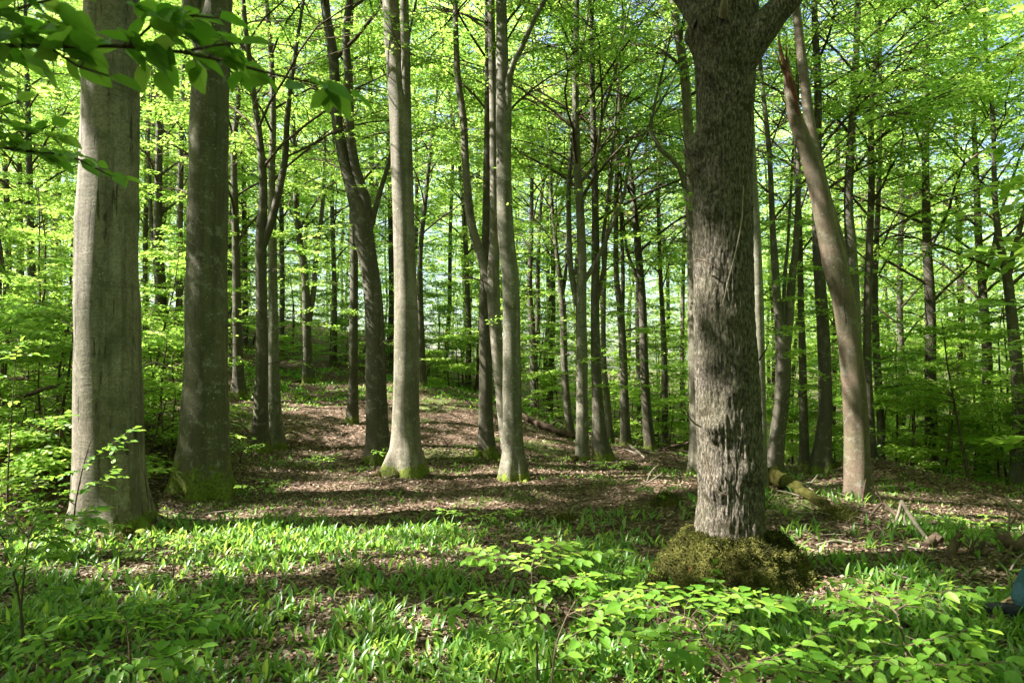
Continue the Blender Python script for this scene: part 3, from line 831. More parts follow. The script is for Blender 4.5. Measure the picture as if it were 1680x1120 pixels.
def trunk_lump(seed, flare, zb, nl=None, wob=.03):
    r_ = random.Random(seed)
    nl = nl or r_.choice([4, 5, 6])
    ph, ph2 = r_.uniform(0, 6.28), r_.uniform(0, 6.28)

    def f(pts, th):
        h = (pts[:, 2] - zb)[:, None]
        e = np.exp(-np.maximum(h, 0) / .22)
        lob = .45 + .55 * np.cos(nl * th + ph + .6 * np.sin(th * 2 + ph2))[None]
        base = 1 + flare * e * lob + flare * .25 * np.exp(-np.maximum(h, 0) / .6)
        wv = 1 + wob * np.sin(3 * th[None] + h * 1.7 + ph) + wob * .7 * np.sin(5 * th[None] - h * 2.9 + ph2)
        nz = 1 + (vnoise(np.cos(th)[None] * 2 + seed, np.sin(th)[None] * 2, h * 3, seed) - .5) * .06
        return base * wv * nz
    return f


def px_path(p, D, r_, wander=.0):
    pts, rad = [], []
    for (x, y, w_) in p:
        q = P(x, y, D)
        pts.append(q); rad.append(w_ * .5 / F * D)
    return np.array(pts), np.array(rad)


def make_tree(t_, seed, label, group):
    r_ = random.Random(seed)
    D = t_['D']
    pts, rad = px_path(t_['p'], D, r_)
    if t_['cr'] is not None and t_.get('top', True):
        h0, top, Rr, nl = t_['cr']
        cur = pts[-1].copy(); rr = rad[-1]
        zb = pts[0][2]
        dirx = (pts[-1] - pts[-2]); dirx /= np.linalg.norm(dirx)
        n = max(2, int((top + zb - cur[2]) / 1.5))
        ex, er = [], []
        for i in range(n):
            dirx = dirx + np.array([r_.gauss(0, .05), r_.gauss(0, .05), .12]); dirx /= np.linalg.norm(dirx)
            cur = cur + dirx * 1.5
            ex.append(cur.copy()); er.append(max(.015, rr * (1 - (i + 1) / (n + .5))))
        pts = np.concatenate([pts, ex]); rad = np.concatenate([rad, er])
    x0, y0 = pts[0][0], D
    zg = gz(x0, y0)
    base = np.array([x0, y0, zg])
    # carry the foot into the ground
    pts[0][2] = zg + .02 if pts[0][2] > pts[1][2] - .05 or abs(pts[0][2] - zg) < .4 else pts[0][2]
    below = pts[0].copy(); below[2] = zg - .35
    rad[0] = rad[1] * 1.04 if len(rad) > 1 else rad[0]
    flare = t_.get('flare', .45)
    P2, R2 = resample(np.vstack([below, pts]), np.r_[rad[0], rad], .12 if D < 10 else .22)
    mbt = MB()
    sides = 48 if D < 9.5 else (28 if D < 13 else 16)
    tube(mbt, P2, R2, sides, 0, trunk_lump(seed, flare, zg, wob=.018))
    root = empty('beech_tree', base, label, 'tree', group)
    mbt.build('trunk', M[t_['m']], root, base)
    paths = [(P2, R2)]
    for ex in t_.get('ext', []):
        q, rq = px_path(ex, D, r_)
        q[:, 1] += np.linspace(0, r_.uniform(-.5, .5), len(q))
        # run on upwards
        top = (t_['cr'] or (0, 9, 0, 0))[1] * r_.uniform(.6, .8) + zg
        if rq[0] > .03:
            cur = q[-1].copy(); n = max(1, int((top - cur[2]) / 1.5)); dd = q[-1] - q[-2]; dd /= np.linalg.norm(dd)
            for i in range(n):
                dd = dd + np.array([r_.gauss(0, .06), r_.gauss(0, .06), .1]); dd /= np.linalg.norm(dd)
                cur = cur + dd * 1.5
                q = np.vstack([q, cur]); rq = np.r_[rq, max(.012, rq[-1] * (1 - 1 / (n - i + .6)))]
        a, b = resample(q, rq, .2)
        ml = MB()
        tube(ml, a, b, 20 if D < 13 else 12, 0, trunk_lump(seed + 5, 0, -50, wob=.02))
        ml.build('limb', M[t_['m']], root, base)
        paths.append((a, b))
    if t_['cr'] is None:
        return root, base
    h0, top, Rr, nl = t_['cr']
    mc = MB()
    S = []
    far = D > 14
    for k, (a, b) in enumerate(paths):
        if k == 0:
            S += grow(mc, a, b, h0, top, Rr, int(nl * (1.9 if D > 11 else 1.2)), r_, low=22 if D > 11 else 1, dens=1.25 if D > 11 else 1, subn=11 if D > 14 else 9)
        elif a[-1][2] - a[0][2] > 1.5:
            hb = max(h0, a[0][2] - zg + .5) - (a[0][2] - zg)
            if a[-1][2] - a[0][2] > hb + .5:
                S += grow(mc, a, b, hb, 99, Rr * .75, max(4, nl // 3), r_, low=0, subn=5)
    S = np.asarray(S, float)
    above = S[:, 2] > EYE + .62 * S[:, 1] + 1.2
    S = S[~above | (rng.random(len(S)) < (.08 if D > 9.5 else .7))]
    S = carve(S)
    put_sprays(mc, S, .078 if D < 16 else .09, mat_=0, thin=1.0)
    mc.build('crown', [M['leaf'], M['twig'] if D > 9 else M['bark']], root, base)
    return root, base


HERO = sorted([(t_['p'][2][0] if 'p' in t_ else 1195, t_['hero'] if 'hero' in t_ else 'rough oak') for t_ in T if 'hero' in t_ or t_['k'] == 'oak'])
GAPS = [(-1e9, None)] + HERO + [(1e9, None)]
ORD = ['first', 'second', 'third', 'fourth', 'fifth', 'sixth', 'seventh', 'eighth', 'ninth', 'tenth', 'eleventh', 'twelfth', 'thirteenth', 'fourteenth']
NUM = ['zero', 'one', 'two', 'three', 'four', 'five', 'six', 'seven', 'eight', 'nine', 'ten', 'eleven', 'twelve', 'thirteen', 'fourteen']


def gap_name(i):
    a, b = GAPS[i][1], GAPS[i + 1][1]
    if a is None:
        return f'left of the {b}'
    if b is None:
        return f'right of the {a}'
    return f'between {a} and {b}'


def gap_labels(items, noun=''):
    """items: (px, description); one singling label each, counted from the left inside each gap between the big trunks"""
    out = [None] * len(items)
    for gi in range(len(GAPS) - 1):
        m = sorted([(x, i) for i, (x, d) in enumerate(items) if GAPS[gi][0] <= x < GAPS[gi + 1][0]])
        for k, (x, i) in enumerate(m):
            d = items[i][1]
            same = [j for _, j in m if items[j][1] == d]
            if len(same) == 1:
                out[i] = f'{d}, {gap_name(gi)}'
            else:
                kk = same.index(i)
                out[i] = f'{d}, {ORD[kk]} of {NUM[len(same)]} from left {gap_name(gi)}'
    return out


plain = [t_ for t_ in T if 'd' in t_]
for t_, lb in zip(plain, gap_labels([(t_['p'][0][0], t_['d']) for t_ in plain])):
    t_['label'] = lb
BASES = {}
for i, t_ in enumerate(T):
    if t_['k'] == 'oak':
        continue
    root, base = make_tree(t_, 100 + i, t_['label'], 'beech trees of the wood')
    BASES[t_['k']] = (root, base, t_)
# ------------------------------------------------------------------ the big rough oak on its mossy mound
def make_oak():
    D = 5.6
    px = [(1197, 950, 112), (1198, 880, 108), (1199, 800, 103), (1196, 700, 104), (1192, 600, 103), (1188, 500, 99), (1186, 400, 98), (1186, 300, 97), (1189, 200, 94), (1189, 120, 97), (1188, 60, 106), (1186, 10, 112), (1182, -60, 108)]
    pts, rad = px_path(px, D, random)
    x0 = pts[0][0]
    zg = gz(x0, D)
    base = np.array([x0, D, zg])
    pts = np.vstack([[x0, D, zg - .3], pts])
    rad = np.r_[rad[0], rad]
    cur = pts[-1].copy(); r0 = rad[-1]; dd = np.array([-.05, .1, 1.])
    for i in range(9):
        dd = dd + np.array([random.gauss(0, .12), random.gauss(0, .12), .1]); dd /= np.linalg.norm(dd)
        cur = cur + dd * 1.3
        pts = np.vstack([pts, cur]); rad = np.r_[rad, r0 * (1 - .1 * (i + 1))]
    A, Br = resample(pts, rad, .028)
    burls = [(P(1143, 245, D), .10, .10), (P(1150, 285, D), .08, .09), (P(1165, 345, D - .2), .07, .05), (P(1160, 600, D - .22), .07, .05), (P(1205, 640, D - .2), .06, .05), (P(1172, 700, D - .2), .09, .06), (P(1142, 60, D), .10, .07), (P(1240, 60, D), .12, .05),
             (P(1160, 30, D - .2), .10, .05), (P(1200, 520, D - .2), .06, .03), (P(1170, 800, D - .2), .09, .05), (P(1225, 770, D - .2), .08, .04), (P(1165, 120, D - .2), .07, .05)]

    def lump(p, th):
        h = p[:, 2][:, None]
        c, s = np.cos(th)[None] + 0 * h, np.sin(th)[None] + 0 * h
        fur = vnoise(c * 13 + 4, s * 13, h * 9, 21)
        fur2 = vnoise(c * 24 + 4, s * 24, h * 16, 22)
        big = vnoise(c * 1.6, s * 1.6, h * 1.4, 23)
        hb = np.clip(h - zg, 0, 9)
        ridg = 1 - np.abs(fur - .5) * 2
        return 1 + .30 * np.exp(-hb / .20) * (.6 + .4 * np.cos(5 * np.arctan2(s, c) + 1)) * (h < 3) + (big - .5) * .12 - .05 * ridg ** 3 + (fur2 - .5) * .045
    m = MB()
    tube(m, A, Br, 230, 0, lump)
    v = m.v[0].astype(float)
    ax = np.stack([np.interp(v[:, 2], A[:, 2], A[:, 0]), np.interp(v[:, 2], A[:, 2], A[:, 1]), v[:, 2]], -1)
    outw = v - ax
    outw /= np.linalg.norm(outw, axis=1)[:, None] + 1e-9
    for c, rr, am in burls:
        d = np.linalg.norm(v - c, axis=1)
        d = d + (vnoise(v[:, 0] * 18, v[:, 1] * 18, v[:, 2] * 18, 8) - .5) * rr * .6
        v += outw * (am * np.exp(-(d / rr) ** 2))[:, None]
    m.v[0] = v.astype(np.float32)
    root = empty('oak_tree', base, 'big rough-barked oak trunk with burls, rising from a mossy mound right of centre', 'tree')
    m.build('trunk', M['oak'], root, base)
    # the limb leaving the picture at the top
    for k, (pl, Dz) in enumerate([([(1205, 110, 60), (1238, 62, 54), (1272, 24, 42), (1305, -12, 34), (1350, -80, 30), (1370, -200, 26)], 5.5), ([(1160, 40, 50), (1140, -20, 42), (1100, -120, 34), (1080, -260, 28)], 5.5)]):
        q, rq = px_path(pl, Dz, random)
        q[:, 1] += np.linspace(0, -.3 if k == 0 else .6, len(q))
        for i in range(4):
            q = np.vstack([q, q[-1] + np.array([(.3 if k == 0 else -.3), -.1 if k == 0 else .3, 1.2])]); rq = np.r_[rq, rq[-1] * .75]
        a, b = resample(q, rq, .05)
        ml = MB(); tube(ml, a, b, 70, 0, lump)
        ml.build('limb', M['oak'], root, base)
        paths.append((a, b))
    # broken stub at the top and a dead creeper stem
    ms = MB()
    a, b = resample(np.array([P(1187, 25, 5.3), P(1188, 8, 5.2), P(1190, -12, 5.12)]), [.035, .03, .02], .03)
    tube(ms, a, b, 14, 0, cap=True)
    ms.build('broken_stub', M['deadwood'], root, base)
    ms = MB()
    a, b = resample(np.array([P(1220, 305, 5.33), P(1217, 360, 5.31), P(1208, 410, 5.29), P(1196, 455, 5.3), P(1186, 498, 5.33), P(1181, 502, 5.34)]), [.004, .006, .006, .006, .005, .004], .05)
    tube(ms, a, b, 6, 0)
    ms.build('creeper_stem', M['deadwood'], root, base)
    for pl in ([(1140, 290, 5.5), (1128, 250, 5.5), (1118, 215, 5.45), (1112, 180, 5.4)], [(1143, 425, 5.4), (1165, 432, 5.3), (1190, 452, 5.28)], [(1150, 700, 5.4), (1135, 690, 5.4), (1120, 660, 5.35)],
               [(1158, 750, 5.35), (1172, 800, 5.25), (1195, 812, 5.2)], [(1246, 590, 5.6), (1256, 575, 5.5), (1262, 560, 5.5)], [(1200, 15, 5.25), (1206, -5, 5.15), (1215, -30, 5.1)]):
        a, b = resample(np.array([P(*q) for q in pl]), np.linspace(.008, .003, len(pl)), .04)
        mt = MB(); tube(mt, a, b, 5, 0)
        mt.build('twig', M['twig'], root, base)
    # mossy mound
    n, mth = 90, 150
    th = np.linspace(0, 2 * math.pi, mth, endpoint=False)
    s = np.linspace(0, 1, n)
    rr = .22 + .47 * s
    hh = .34 * (1 - s ** 1.7) - .07 * s ** 3
    Rr_ = rr[:, None] * np.ones(mth)[None]; H = hh[:, None] * np.ones(mth)[None]
    cx, sx = np.cos(th)[None], np.sin(th)[None]
    nz = vnoise(cx * 2.3 + 3, sx * 2.3, s[:, None] * 2.5, 31) - .5
    nz2 = vnoise(cx * 6 + 3, sx * 6, s[:, None] * 7, 32) - .5
    nz3 = vnoise(cx * 17 + 3, sx * 17, s[:, None] * 20, 33) - .5
    Rr_ = Rr_ * (1 + s[:, None] * (.26 * nz + .16 * nz2 + .08 * nz3))
    H = H * (1 + .25 * nz * s[:, None]) + (nz2 * .09 + nz3 * .04) * np.sin(np.clip(s * 3.1, 0, 3.14))[:, None]
    V = np.stack([x0 + Rr_ * cx * 1.02, D + Rr_ * sx * .92, zg + H], -1)
    idx = np.arange(n * mth).reshape(n, mth); nx = np.roll(idx, -1, 1)
    mm = MB()
    mm.add(V, np.stack([idx[:-1], idx[1:], nx[1:], nx[:-1]], -1).reshape(-1, 4), 0, True)
    k = 26000
    i, j = rng.integers(2, n - 1, k), rng.integers(0, mth, k)
    pos = V[i, j] + rng.normal(0, .006, (k, 3))
    nrm = np.stack([np.cos(th[j]), np.sin(th[j]), .4 + 0 * th[j]], -1) + rng.normal(0, .5, (k, 3))
    val = np.clip(vnoise(pos[:, 0] * 14, pos[:, 1] * 14, pos[:, 2] * 14, 34) * 1.3 - .2 + rng.normal(0, .12, k), 0, 1)
    put_leaves(mm, pos, nrm, rng.normal(0, 1, (k, 3)), rng.uniform(.012, .028, k), rng.uniform(.006, .011, k), False, 1, val)
    mm.build('mossy_mound', [M['moss'], M['moss_blade']], root, base)
    # crown far above
    mc = MB(); r_ = random.Random(77); S = []
    for k, (a, b) in enumerate([(A, Br)] + paths):
        S += grow(mc, a, b, 7.5 if k == 0 else 1.5, 20, 3.4, 12 if k == 0 else 5, r_, low=0)
    put_sprays(mc, carve(S), .10, thin=.8)
    mc.build('crown', [M['leaf'], M['twig']], root, base)


paths = []
make_oak()

# torn red wood on the leaning beech
lr, lb, lt = BASES['leaning']
ms = MB()
for k_, (tip, w_) in enumerate([((1275, 48), .03), ((1281, 72), .03), ((1272, 80), .02), ((1290, 60), .018), ((1286, 95), .028)]):
    a, b = resample(np.array([P(1312 - 3 * k_, 190 - 6 * k_, 8.60 + .02 * k_), P(1300 - k_, 140, 8.57 + .02 * k_), P((1300 + tip[0]) / 2 - 4, (140 + tip[1]) / 2, 8.6), P(tip[0], tip[1], 8.62)]), [w_ * .4, w_, w_ * .7, .003], .05)
    tube(ms, a, b, 7, 0, lambda p, th: 1 + .9 * (vnoise(np.cos(th)[None] * 4, np.sin(th)[None] * 4, p[:, 2][:, None] * 12, 3) - .4), cap=True)
ms.build('torn_wood', M['redwood'], lr, lb)

# spreading roots of the hero trees
def roots(key, specs, material):
    root, base, t_ = BASES[key]
    for (dx, dy, L, r0, m_) in specs:
        a0 = math.atan2(dy, dx)
        q, rq = [], []
        for i in range(7):
            f = i / 6
            x = base[0] + math.cos(a0 + .25 * math.sin(f * 4 + dx)) * (.12 + L * f)
            y = base[1] + math.sin(a0 + .25 * math.sin(f * 4 + dx)) * (.12 + L * f)
            q.append((x, y, gz(x, y) + r0 * (.9 * (1 - f) ** 1.5 - .25))); rq.append(r0 * (1 - .75 * f))
        a, b = resample(np.array(q), rq, .05)
        m = MB(); tube(m, a, b, 12, 0, lambda p, th: 1 + .35 * (vnoise(p[:, 0][:, None] * 9 + np.cos(th)[None], p[:, 1][:, None] * 9 + np.sin(th)[None], 0 * th[None], 3) - .5), cap=True)
        m.build('root', M[m_], root, base)


roots('broad', [(-1, -.45, .50, .20, 'moss'), (-.1, -1, .34, .19, 'moss'), (1, -.5, .75, .13, 'mosslog'), (.5, .9, .5, .12, 'mosslog')], 'moss')
roots('mossy', [(-1, -.3, .40, .16, 'moss'), (-.3, -1, .34, .17, 'moss'), (.8, -.6, .35, .14, 'moss')], 'moss')
roots('smooth', [(-1, -.25, .48, .12, 'moss'), (-.45, -1, .28, .11, 'moss'), (.35, -1, .30, .10, 'moss'), (1, -.35, .28, .10, 'mosslog')], 'moss')
roots('lichen', [(.7, -.8, .22, .08, 'mosslog'), (-.7, -.6, .2, .07, 'mosslog')], 'moss')
roots('a', [(-1, -.3, .32, .09, 'moss')], 'moss')
roots('d', [(-.8, -.7, .3, .09, 'mosslog'), (.9, -.5, .3, .09, 'mosslog')], 'moss')
roots('bb', [(-1, -.3, .4, .10, 'moss'), (1, -.4, .5, .10, 'moss')], 'moss')
roots('q', [(-1, -.5, .25, .08, 'moss')], 'moss')
roots('h', [(1, -.3, .35, .08, 'mosslog'), (-.9, -.5, .25, .08, 'mosslog')], 'moss')
roots('e', [(1, -.3, .6, .10, 'mosslog'), (-1, -.3, .4, .08, 'moss')], 'moss')

# ------------------------------------------------------------------ the wood all around (one mass: nobody could count it)
mf = MB()
S = []
r_ = random.Random(5)


def mass_tree(x, y, h0, top, Rr, n, tr=.14, sc_=1.0):
    z = gz(x, y)
    if tr:
        q = [(x, y, z - .2)]
        for i in range(6):
            q.append((q[-1][0] + r_.gauss(0, .18), q[-1][1] + r_.gauss(0, .18), q[-1][2] + top / 6.3))
        tube(mf, q, np.linspace(tr, .03, 7), 7, 1)
    for i in range(n):
        f = r_.random()
        h = h0 + (top - h0) * f
        rr = Rr * math.sqrt(r_.random()) * (1 - .55 * f ** 2)
        a = r_.random() * 6.28
        h += .5 * math.sin(a * 2 + x) - .05 * rr
        S.append((x + rr * math.cos(a), y + rr * math.sin(a), z + h, a + r_.gauss(0, .6), R(r_.gauss(-4, 8)), R(r_.gauss(0, 8)), sc_ * r_.uniform(.7, 1.1)))


# beyond the traced trees
for i in range(115):
    y = r_.uniform(27, 56)
    x = r_.uniform(-.95, .95) * y
    mass_tree(x, y, r_.uniform(1.8, 4.5), r_.uniform(16, 22) - (2.5 if x > 8 else 0), r_.uniform(3, 4.2), 220, r_.uniform(.08, .16), 1.7)
# closing belt
for i in range(70):
    y = r_.uniform(56, 74)
    x = r_.uniform(-1.0, 1.0) * y
    mass_tree(x, y, .8, r_.uniform(17, 23) - (3 if x > 8 else 0), 4.5, 230, .15, 2.6)
S = np.array(S)
S = S[(S[:, 2] < EYE + .60 * S[:, 1]) | (rng.random(len(S)) < .12)]
put_sprays(mf, S, .16, mat_=0, thin=.9)
# low growth under them
S = []
for i in range(8500):
    y = r_.uniform(21, 48) if i % 3 else r_.uniform(45, 62)
    x = r_.uniform(-.85, .85) * y
    if -.42 < x / y < -.05 and y < 27:
        continue
    z = gz(x, y)
    hmax = 10 if y > 44 else 6 if x / y > .1 or x / y < -.4 else 4.5
    S.append((x, y, z + .15 + hmax * r_.random() ** 1.3, r_.random() * 6.28, R(r_.gauss(-2, 9)), R(r_.gauss(0, 9)), r_.uniform(.7, 1.3)))
put_sprays(mf, S, .12, mat_=0, thin=.9)
# unseen canopy added left, behind and right of the view to shade the clearing
S = []
for (x, y, n_s, R_) in [(-9.5, 3.5, 800, 3.6), (-12, 8, 800, 3.6), (-11, 12, 300, 3.4), (-15, 4, 600, 3.6), (-16, 11, 120, 3.4), (-15.5, 16, 120, 3.3), (-19, 7, 300, 3.3), (-11.5, -1.5, 700, 3.8), (-16, -2, 400, 3.3),
                  (-7, -2.5, 900, 4.2), (-7.8, 1.2, 900, 4.2), (-20, 2, 250, 3.3), (-20, 20, 120, 3.3), (-24, 11, 150, 3.3), (-3, -2.5, 900, 4.2), (-1.5, -5, 500, 3.5), (2.5, -3, 700, 4), (6.5, -2, 400, 4),
                  (10, 1, 300, 3.3), (-6.6, 5.4, 900, 3.8), (-12.5, 5.5, 500, 3.3), (-.5, -1.2, 700, 4.2)]:
    mass_tree(x, y, 8.0 if x > -9 else 6.5, r_.uniform(15, 18), R_, n_s, r_.uniform(.14, .2) if x < -7 or y < -1 else 0, .85)
put_sprays(mf, carve(S), .16, mat_=0, thin=.9)
# the same wood closing in behind the camera and on both sides
S = []
for i in range(70):
    a_ = r_.uniform(R(118), R(422))       # everything but the view itself
    d_ = r_.uniform(11, 34) if i % 2 else r_.uniform(20, 34)
    x, y = d_ * math.cos(a_), d_ * math.sin(a_)
    if abs(x) < y * 1.0 + 6 and y > 0 or (x < -6 and -4 < y < 22 and d_ < 26):
        continue
    mass_tree(x, y, 1.0, r_.uniform(14, 19), 4.0, 260, .16, 1.6)
for i in range(34):
    x = r_.uniform(11, 34) * (1 if i < 26 else -1.2); y = r_.uniform(-8, abs(x) * .95)
    if abs(x) < y * .8 + 4:
        continue
    mass_tree(x, y, .8, r_.uniform(13, 18), 3.8, 260, .16, 1.6)
put_sprays(mf, S, .24, mat_=0, thin=.8)
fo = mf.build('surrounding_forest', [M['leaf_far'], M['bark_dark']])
fo['kind'] = 'stuff'
fo['label'] = 'bright green mass of far beech wood closing off the view behind the trees'
fo['category'] = 'forest'

# ------------------------------------------------------------------ young beeches of the undergrowth (copies of a few kinds)
def sapling_proto(seed, H, Rr, nst, nb):
    r_ = random.Random(seed)
    root = empty('beech_sapling', (0, 0, 0), 'sapling', 'sapling', 'young beeches of the undergrowth')
    ms, mc, S = MB(), MB(), []
    for st in range(nst):
        a0 = r_.random() * 6.28
        lean = r_.uniform(.03, .22)
        q = [np.array([r_.gauss(0, .12) * (nst > 1), r_.gauss(0, .12) * (nst > 1), -.1])]
        d = np.array([math.cos(a0) * lean, math.sin(a0) * lean, 1.])
        for i in range(8):
            d = d + np.array([r_.gauss(0, .05), r_.gauss(0, .05), 0])
            q.append(q[-1] + d / np.linalg.norm(d) * (H * r_.uniform(.8, 1.05) / 8))
        q = np.array(q)
        tube(ms, q, np.linspace(.016 + .005 * H, .006, 9), 6, 0)
        for b in range(nb):
            f = r_.uniform(.12, 1.0)
            k = f * 7.9; ki = int(k)
            p0 = q[ki] + (q[ki + 1] - q[ki]) * (k - ki)
            az = b * 2.4 + r_.uniform(-.5, .5)
            L = Rr * (1.15 - .6 * f) * r_.uniform(.6, 1.1)
            bp, a = limb_path(p0, az, R(r_.uniform(5, 38)), R(r_.uniform(-12, 4)), L, 5, r_, .1)
            tube(mc, bp, np.linspace(.009, .003, 6), 4, 1)
            for j in range(1, 6):
                for sd in (-1, 1):
                    S.append((*bp[j], a + sd * r_.uniform(.15, .9), R(r_.uniform(-14, 3)), R(r_.uniform(-8, 8)), r_.uniform(.32, .55)))
    ms.build('stem', M['twig'], root)
    put_sprays(mc, S, .08, thin=.75, bias=.04)
    mc.build('foliage', [M['leaf'], M['twig']], root)
    return root


protos = [sapling_proto(41, 3.2, 1.3, 1, 18), sapling_proto(42, 4.6, 1.6, 2, 14), sapling_proto(43, 1.9, 1.1, 2, 9), sapling_proto(44, 1.1, .9, 3, 4)]
KIND = ['slender young beech', 'tall twin-stemmed young beech', 'low spreading young beech', 'knee-high young beech']
SAP = [  # kind, px, D
 (0, 1468, 16), (1, 1500, 18), (0, 1545, 13.5), (2, 1570, 15), (0, 1588, 12.5), (1, 1600, 19), (2, 1640, 13.8), (1, 1655, 16), (0, 1690, 13), (2, 1510, 14.5), (1, 1560, 21), (0, 1630, 21), (2, 1676, 15.5), (1, 1720, 17), (1, 1450, 21), (2, 1480, 19),
 (0, 1240, 20), (1, 1300, 22), (2, 1330, 19), (0, 1370, 19), (1, 1395, 24), (2, 1275, 17.5),
 (1, 880, 27), (0, 920, 24), (1, 960, 25), (2, 900, 21), (0, 1010, 23), (2, 1040, 20), (1, 1080, 24), (0, 1110, 21), (2, 1085, 18.5), (1, 1130, 25), (2, 985, 21.5),
 (1, 720, 27), (0, 760, 25), (1, 800, 28), (1, 600, 28), (0, 540, 27), (1, 480, 29), (1, 420, 28), (2, 440, 23), (2, 620, 24), (2, 560, 25), (2, 740, 22), (2, 702, 24), (1, 784, 23.5), (0, 660, 26), (1, 840, 24), (2, 1420, 17), (1, 1350, 21), (0, 1160, 22),
 (0, 20, 11), (1, 60, 14), (2, 95, 10), (2, 20, 9), (1, 110, 18), (0, 60, 19), (0, 240, 14), (2, 262, 12), (1, 285, 18), (2, 245, 10.5), (2, 60, 12), (3, 265, 9.6), (2, 110, 13), (1, 0, 17), (2, 215, 16), (3, 100, 8.2), (3, 40, 8.6), (2, -20, 10.5), (0, 300, 20), (1, 370, 22)]
slab = gap_labels([(x, KIND[k]) for k, x, D in SAP])


def copy_tree(o, parent=None):
    c = o.copy(); col.objects.link(c)
    if parent is not None:
        c.parent = parent
    for ch in list(o.children):
        copy_tree(ch, c)
    return c


used = set()
for (k, px, D), lb in zip(SAP, slab):
    o = protos[k] if k not in used else copy_tree(protos[k])
    used.add(k)
    x = P(px, 700, D)[0]
    o.location = (x, D, gz(x, D))
    o.rotation_euler = (0, 0, random.uniform(0, 6.28))
    s_ = random.uniform(.85, 1.2)
    o.scale = (s_, s_, s_)
    o['label'] = lb

# ------------------------------------------------------------------ ground cover
def region(X, Y, cx_, cy_, rx, ry):
    return np.clip(1.25 - np.sqrt(((X - cx_) / rx) ** 2 + ((Y - cy_) / ry) ** 2), 0, 1) ** .5


def lily_density(X, Y):
    d = np.zeros_like(X)
    for r in [(-1.8, 5.6, 2.8, 1.7), (-.4, 4.6, 2.2, 1.6), (-2.9, 4.4, 1.7, 1.2), (1.4, 4.2, 2.0, 1.3), (2.8, 4.0, 1.6, 1.1), (.8, 5.7, 1.2, .6), (3.6, 5.2, 1.4, .9), (-.6, 3.3, 2.2, .9), (2.2, 3.2, 1.8, .8), (-2.2, 3.2, 1.2, .6), (-1.0, 3.5, 1.7, .8), (-1.2, 4.2, 1.8, .8), (4.4, 6.3, 1.6, .5), (2.7, 5.9, .7, .6), (-4.2, 5.4, .9, .6)]:
        d = np.maximum(d, region(X, Y, *r))
    n = vnoise(X * 1.3, Y * 1.3, 0 * X, 61)
    n2 = vnoise(X * 4, Y * 4, 0 * X, 62)
    d = d * np.clip((n - .28) * 2.2, .05, 1) * np.clip(n2 * 1.7, 0, 1)
    d += .12 * (Y > 6) * (Y < 7.8) * (n2 > .45)
    d = np.maximum(d, (Y < 5.2) * (X < 1.0) * (X > -3.5) * np.clip(n2 * 1.5 - .25, 0, .8) * .75)
    # bare patch of litter at the very left front
    d *= 1 - .3 * region(X, Y, -1.8, 3.7, .8, .3)
    return d


ml = MB()
k = 50000
X = rng.uniform(-6, 7, k); Y = rng.uniform(2.5, 8, k)
kp = (rng.random(k) < lily_density(X, Y)) & (np.abs(X) < Y * .85 + .3) & ((X - 1.8) ** 2 + (Y - 5.6) ** 2 > .62 ** 2) & ((X + 4.3) ** 2 + (Y - 7.4) ** 2 > .5 ** 2)
X, Y = X[kp], Y[kp]
Z = ground(X, Y)
np_ = len(X)


def strap_leaves(mb, X, Y, Z, yaw, lean, L, W, val, segs=5, arch=.9):
    """broad upright leaves on a short stalk: midrib arches, blade folds along it"""
    k = len(X)
    s = np.linspace(0, 1, segs + 1)
    wd = np.array([.10, .55, .95, 1.0, .62, .0]) if segs == 5 else np.interp(s, [0, .5, 1], [.5, 1, 0])
    ang = (R(90) - lean)[:, None] - (arch * s ** 1.6)[None] * (lean * 1.3 + .25)[:, None]
    ca, sa = np.cos(ang), np.sin(ang)
    ds = L[:, None] / segs
    hx = np.cumsum(np.c_[np.zeros(k), ca[:, 1:] * ds], 1)
    hz = np.cumsum(np.c_[np.zeros(k), sa[:, 1:] * ds], 1)
    cyw, syw = np.cos(yaw), np.sin(yaw)
    mid = np.stack([X[:, None] + hx * cyw[:, None], Y[:, None] + hx * syw[:, None], Z[:, None] + hz], -1)
    side = np.stack([-syw, cyw, 0 * yaw], -1)[:, None]
    nrm = np.stack([-sa * cyw[:, None], -sa * syw[:, None], ca], -1)
    w_ = (W[:, None] * wd[None])[..., None] * .5
    l = mid + side * w_ + nrm * w_ * .45
    r = mid - side * w_ + nrm * w_ * .45
    V = np.stack([l, mid, r], 2)              # k, segs+1, 3, 3
    base = (np.arange(k) * (segs + 1) * 3)[:, None, None]
    i = np.arange(segs)
    q = np.concatenate([np.stack([i * 3, i * 3 + 1, i * 3 + 4, i * 3 + 3], -1), np.stack([i * 3 + 1, i * 3 + 2, i * 3 + 5, i * 3 + 4], -1)])
    mb.add(V, (base + q[None]).reshape(-1, 4), 0, True, np.repeat(val, len(q)))


for rep in range(3):
    kk = np.ones(np_, bool) if rep < 2 else rng.random(np_) < .35
    n_ = kk.sum()
    yaw0 = (X[kk] * 977 + Y[kk] * 613) % 6.28
    strap_leaves(ml, X[kk] + rng.normal(0, .012, n_), Y[kk] + rng.normal(0, .012, n_), Z[kk] - .01, yaw0 + rep * 2.6 + rng.normal(0, .4, n_), np.abs(rng.normal(.32 + .15 * rep, .22, n_)),
                 rng.uniform(.06, .17, n_), rng.uniform(.014, .034, n_), np.clip(rng.normal(.45, .32, n_), 0, 1))
o = ml.build('lily_of_the_valley', M['lily'])
o['kind'] = 'stuff'; o['label'] = 'carpet of upright broad green leaves covering the front of the clearing'; o['category'] = 'ground cover'

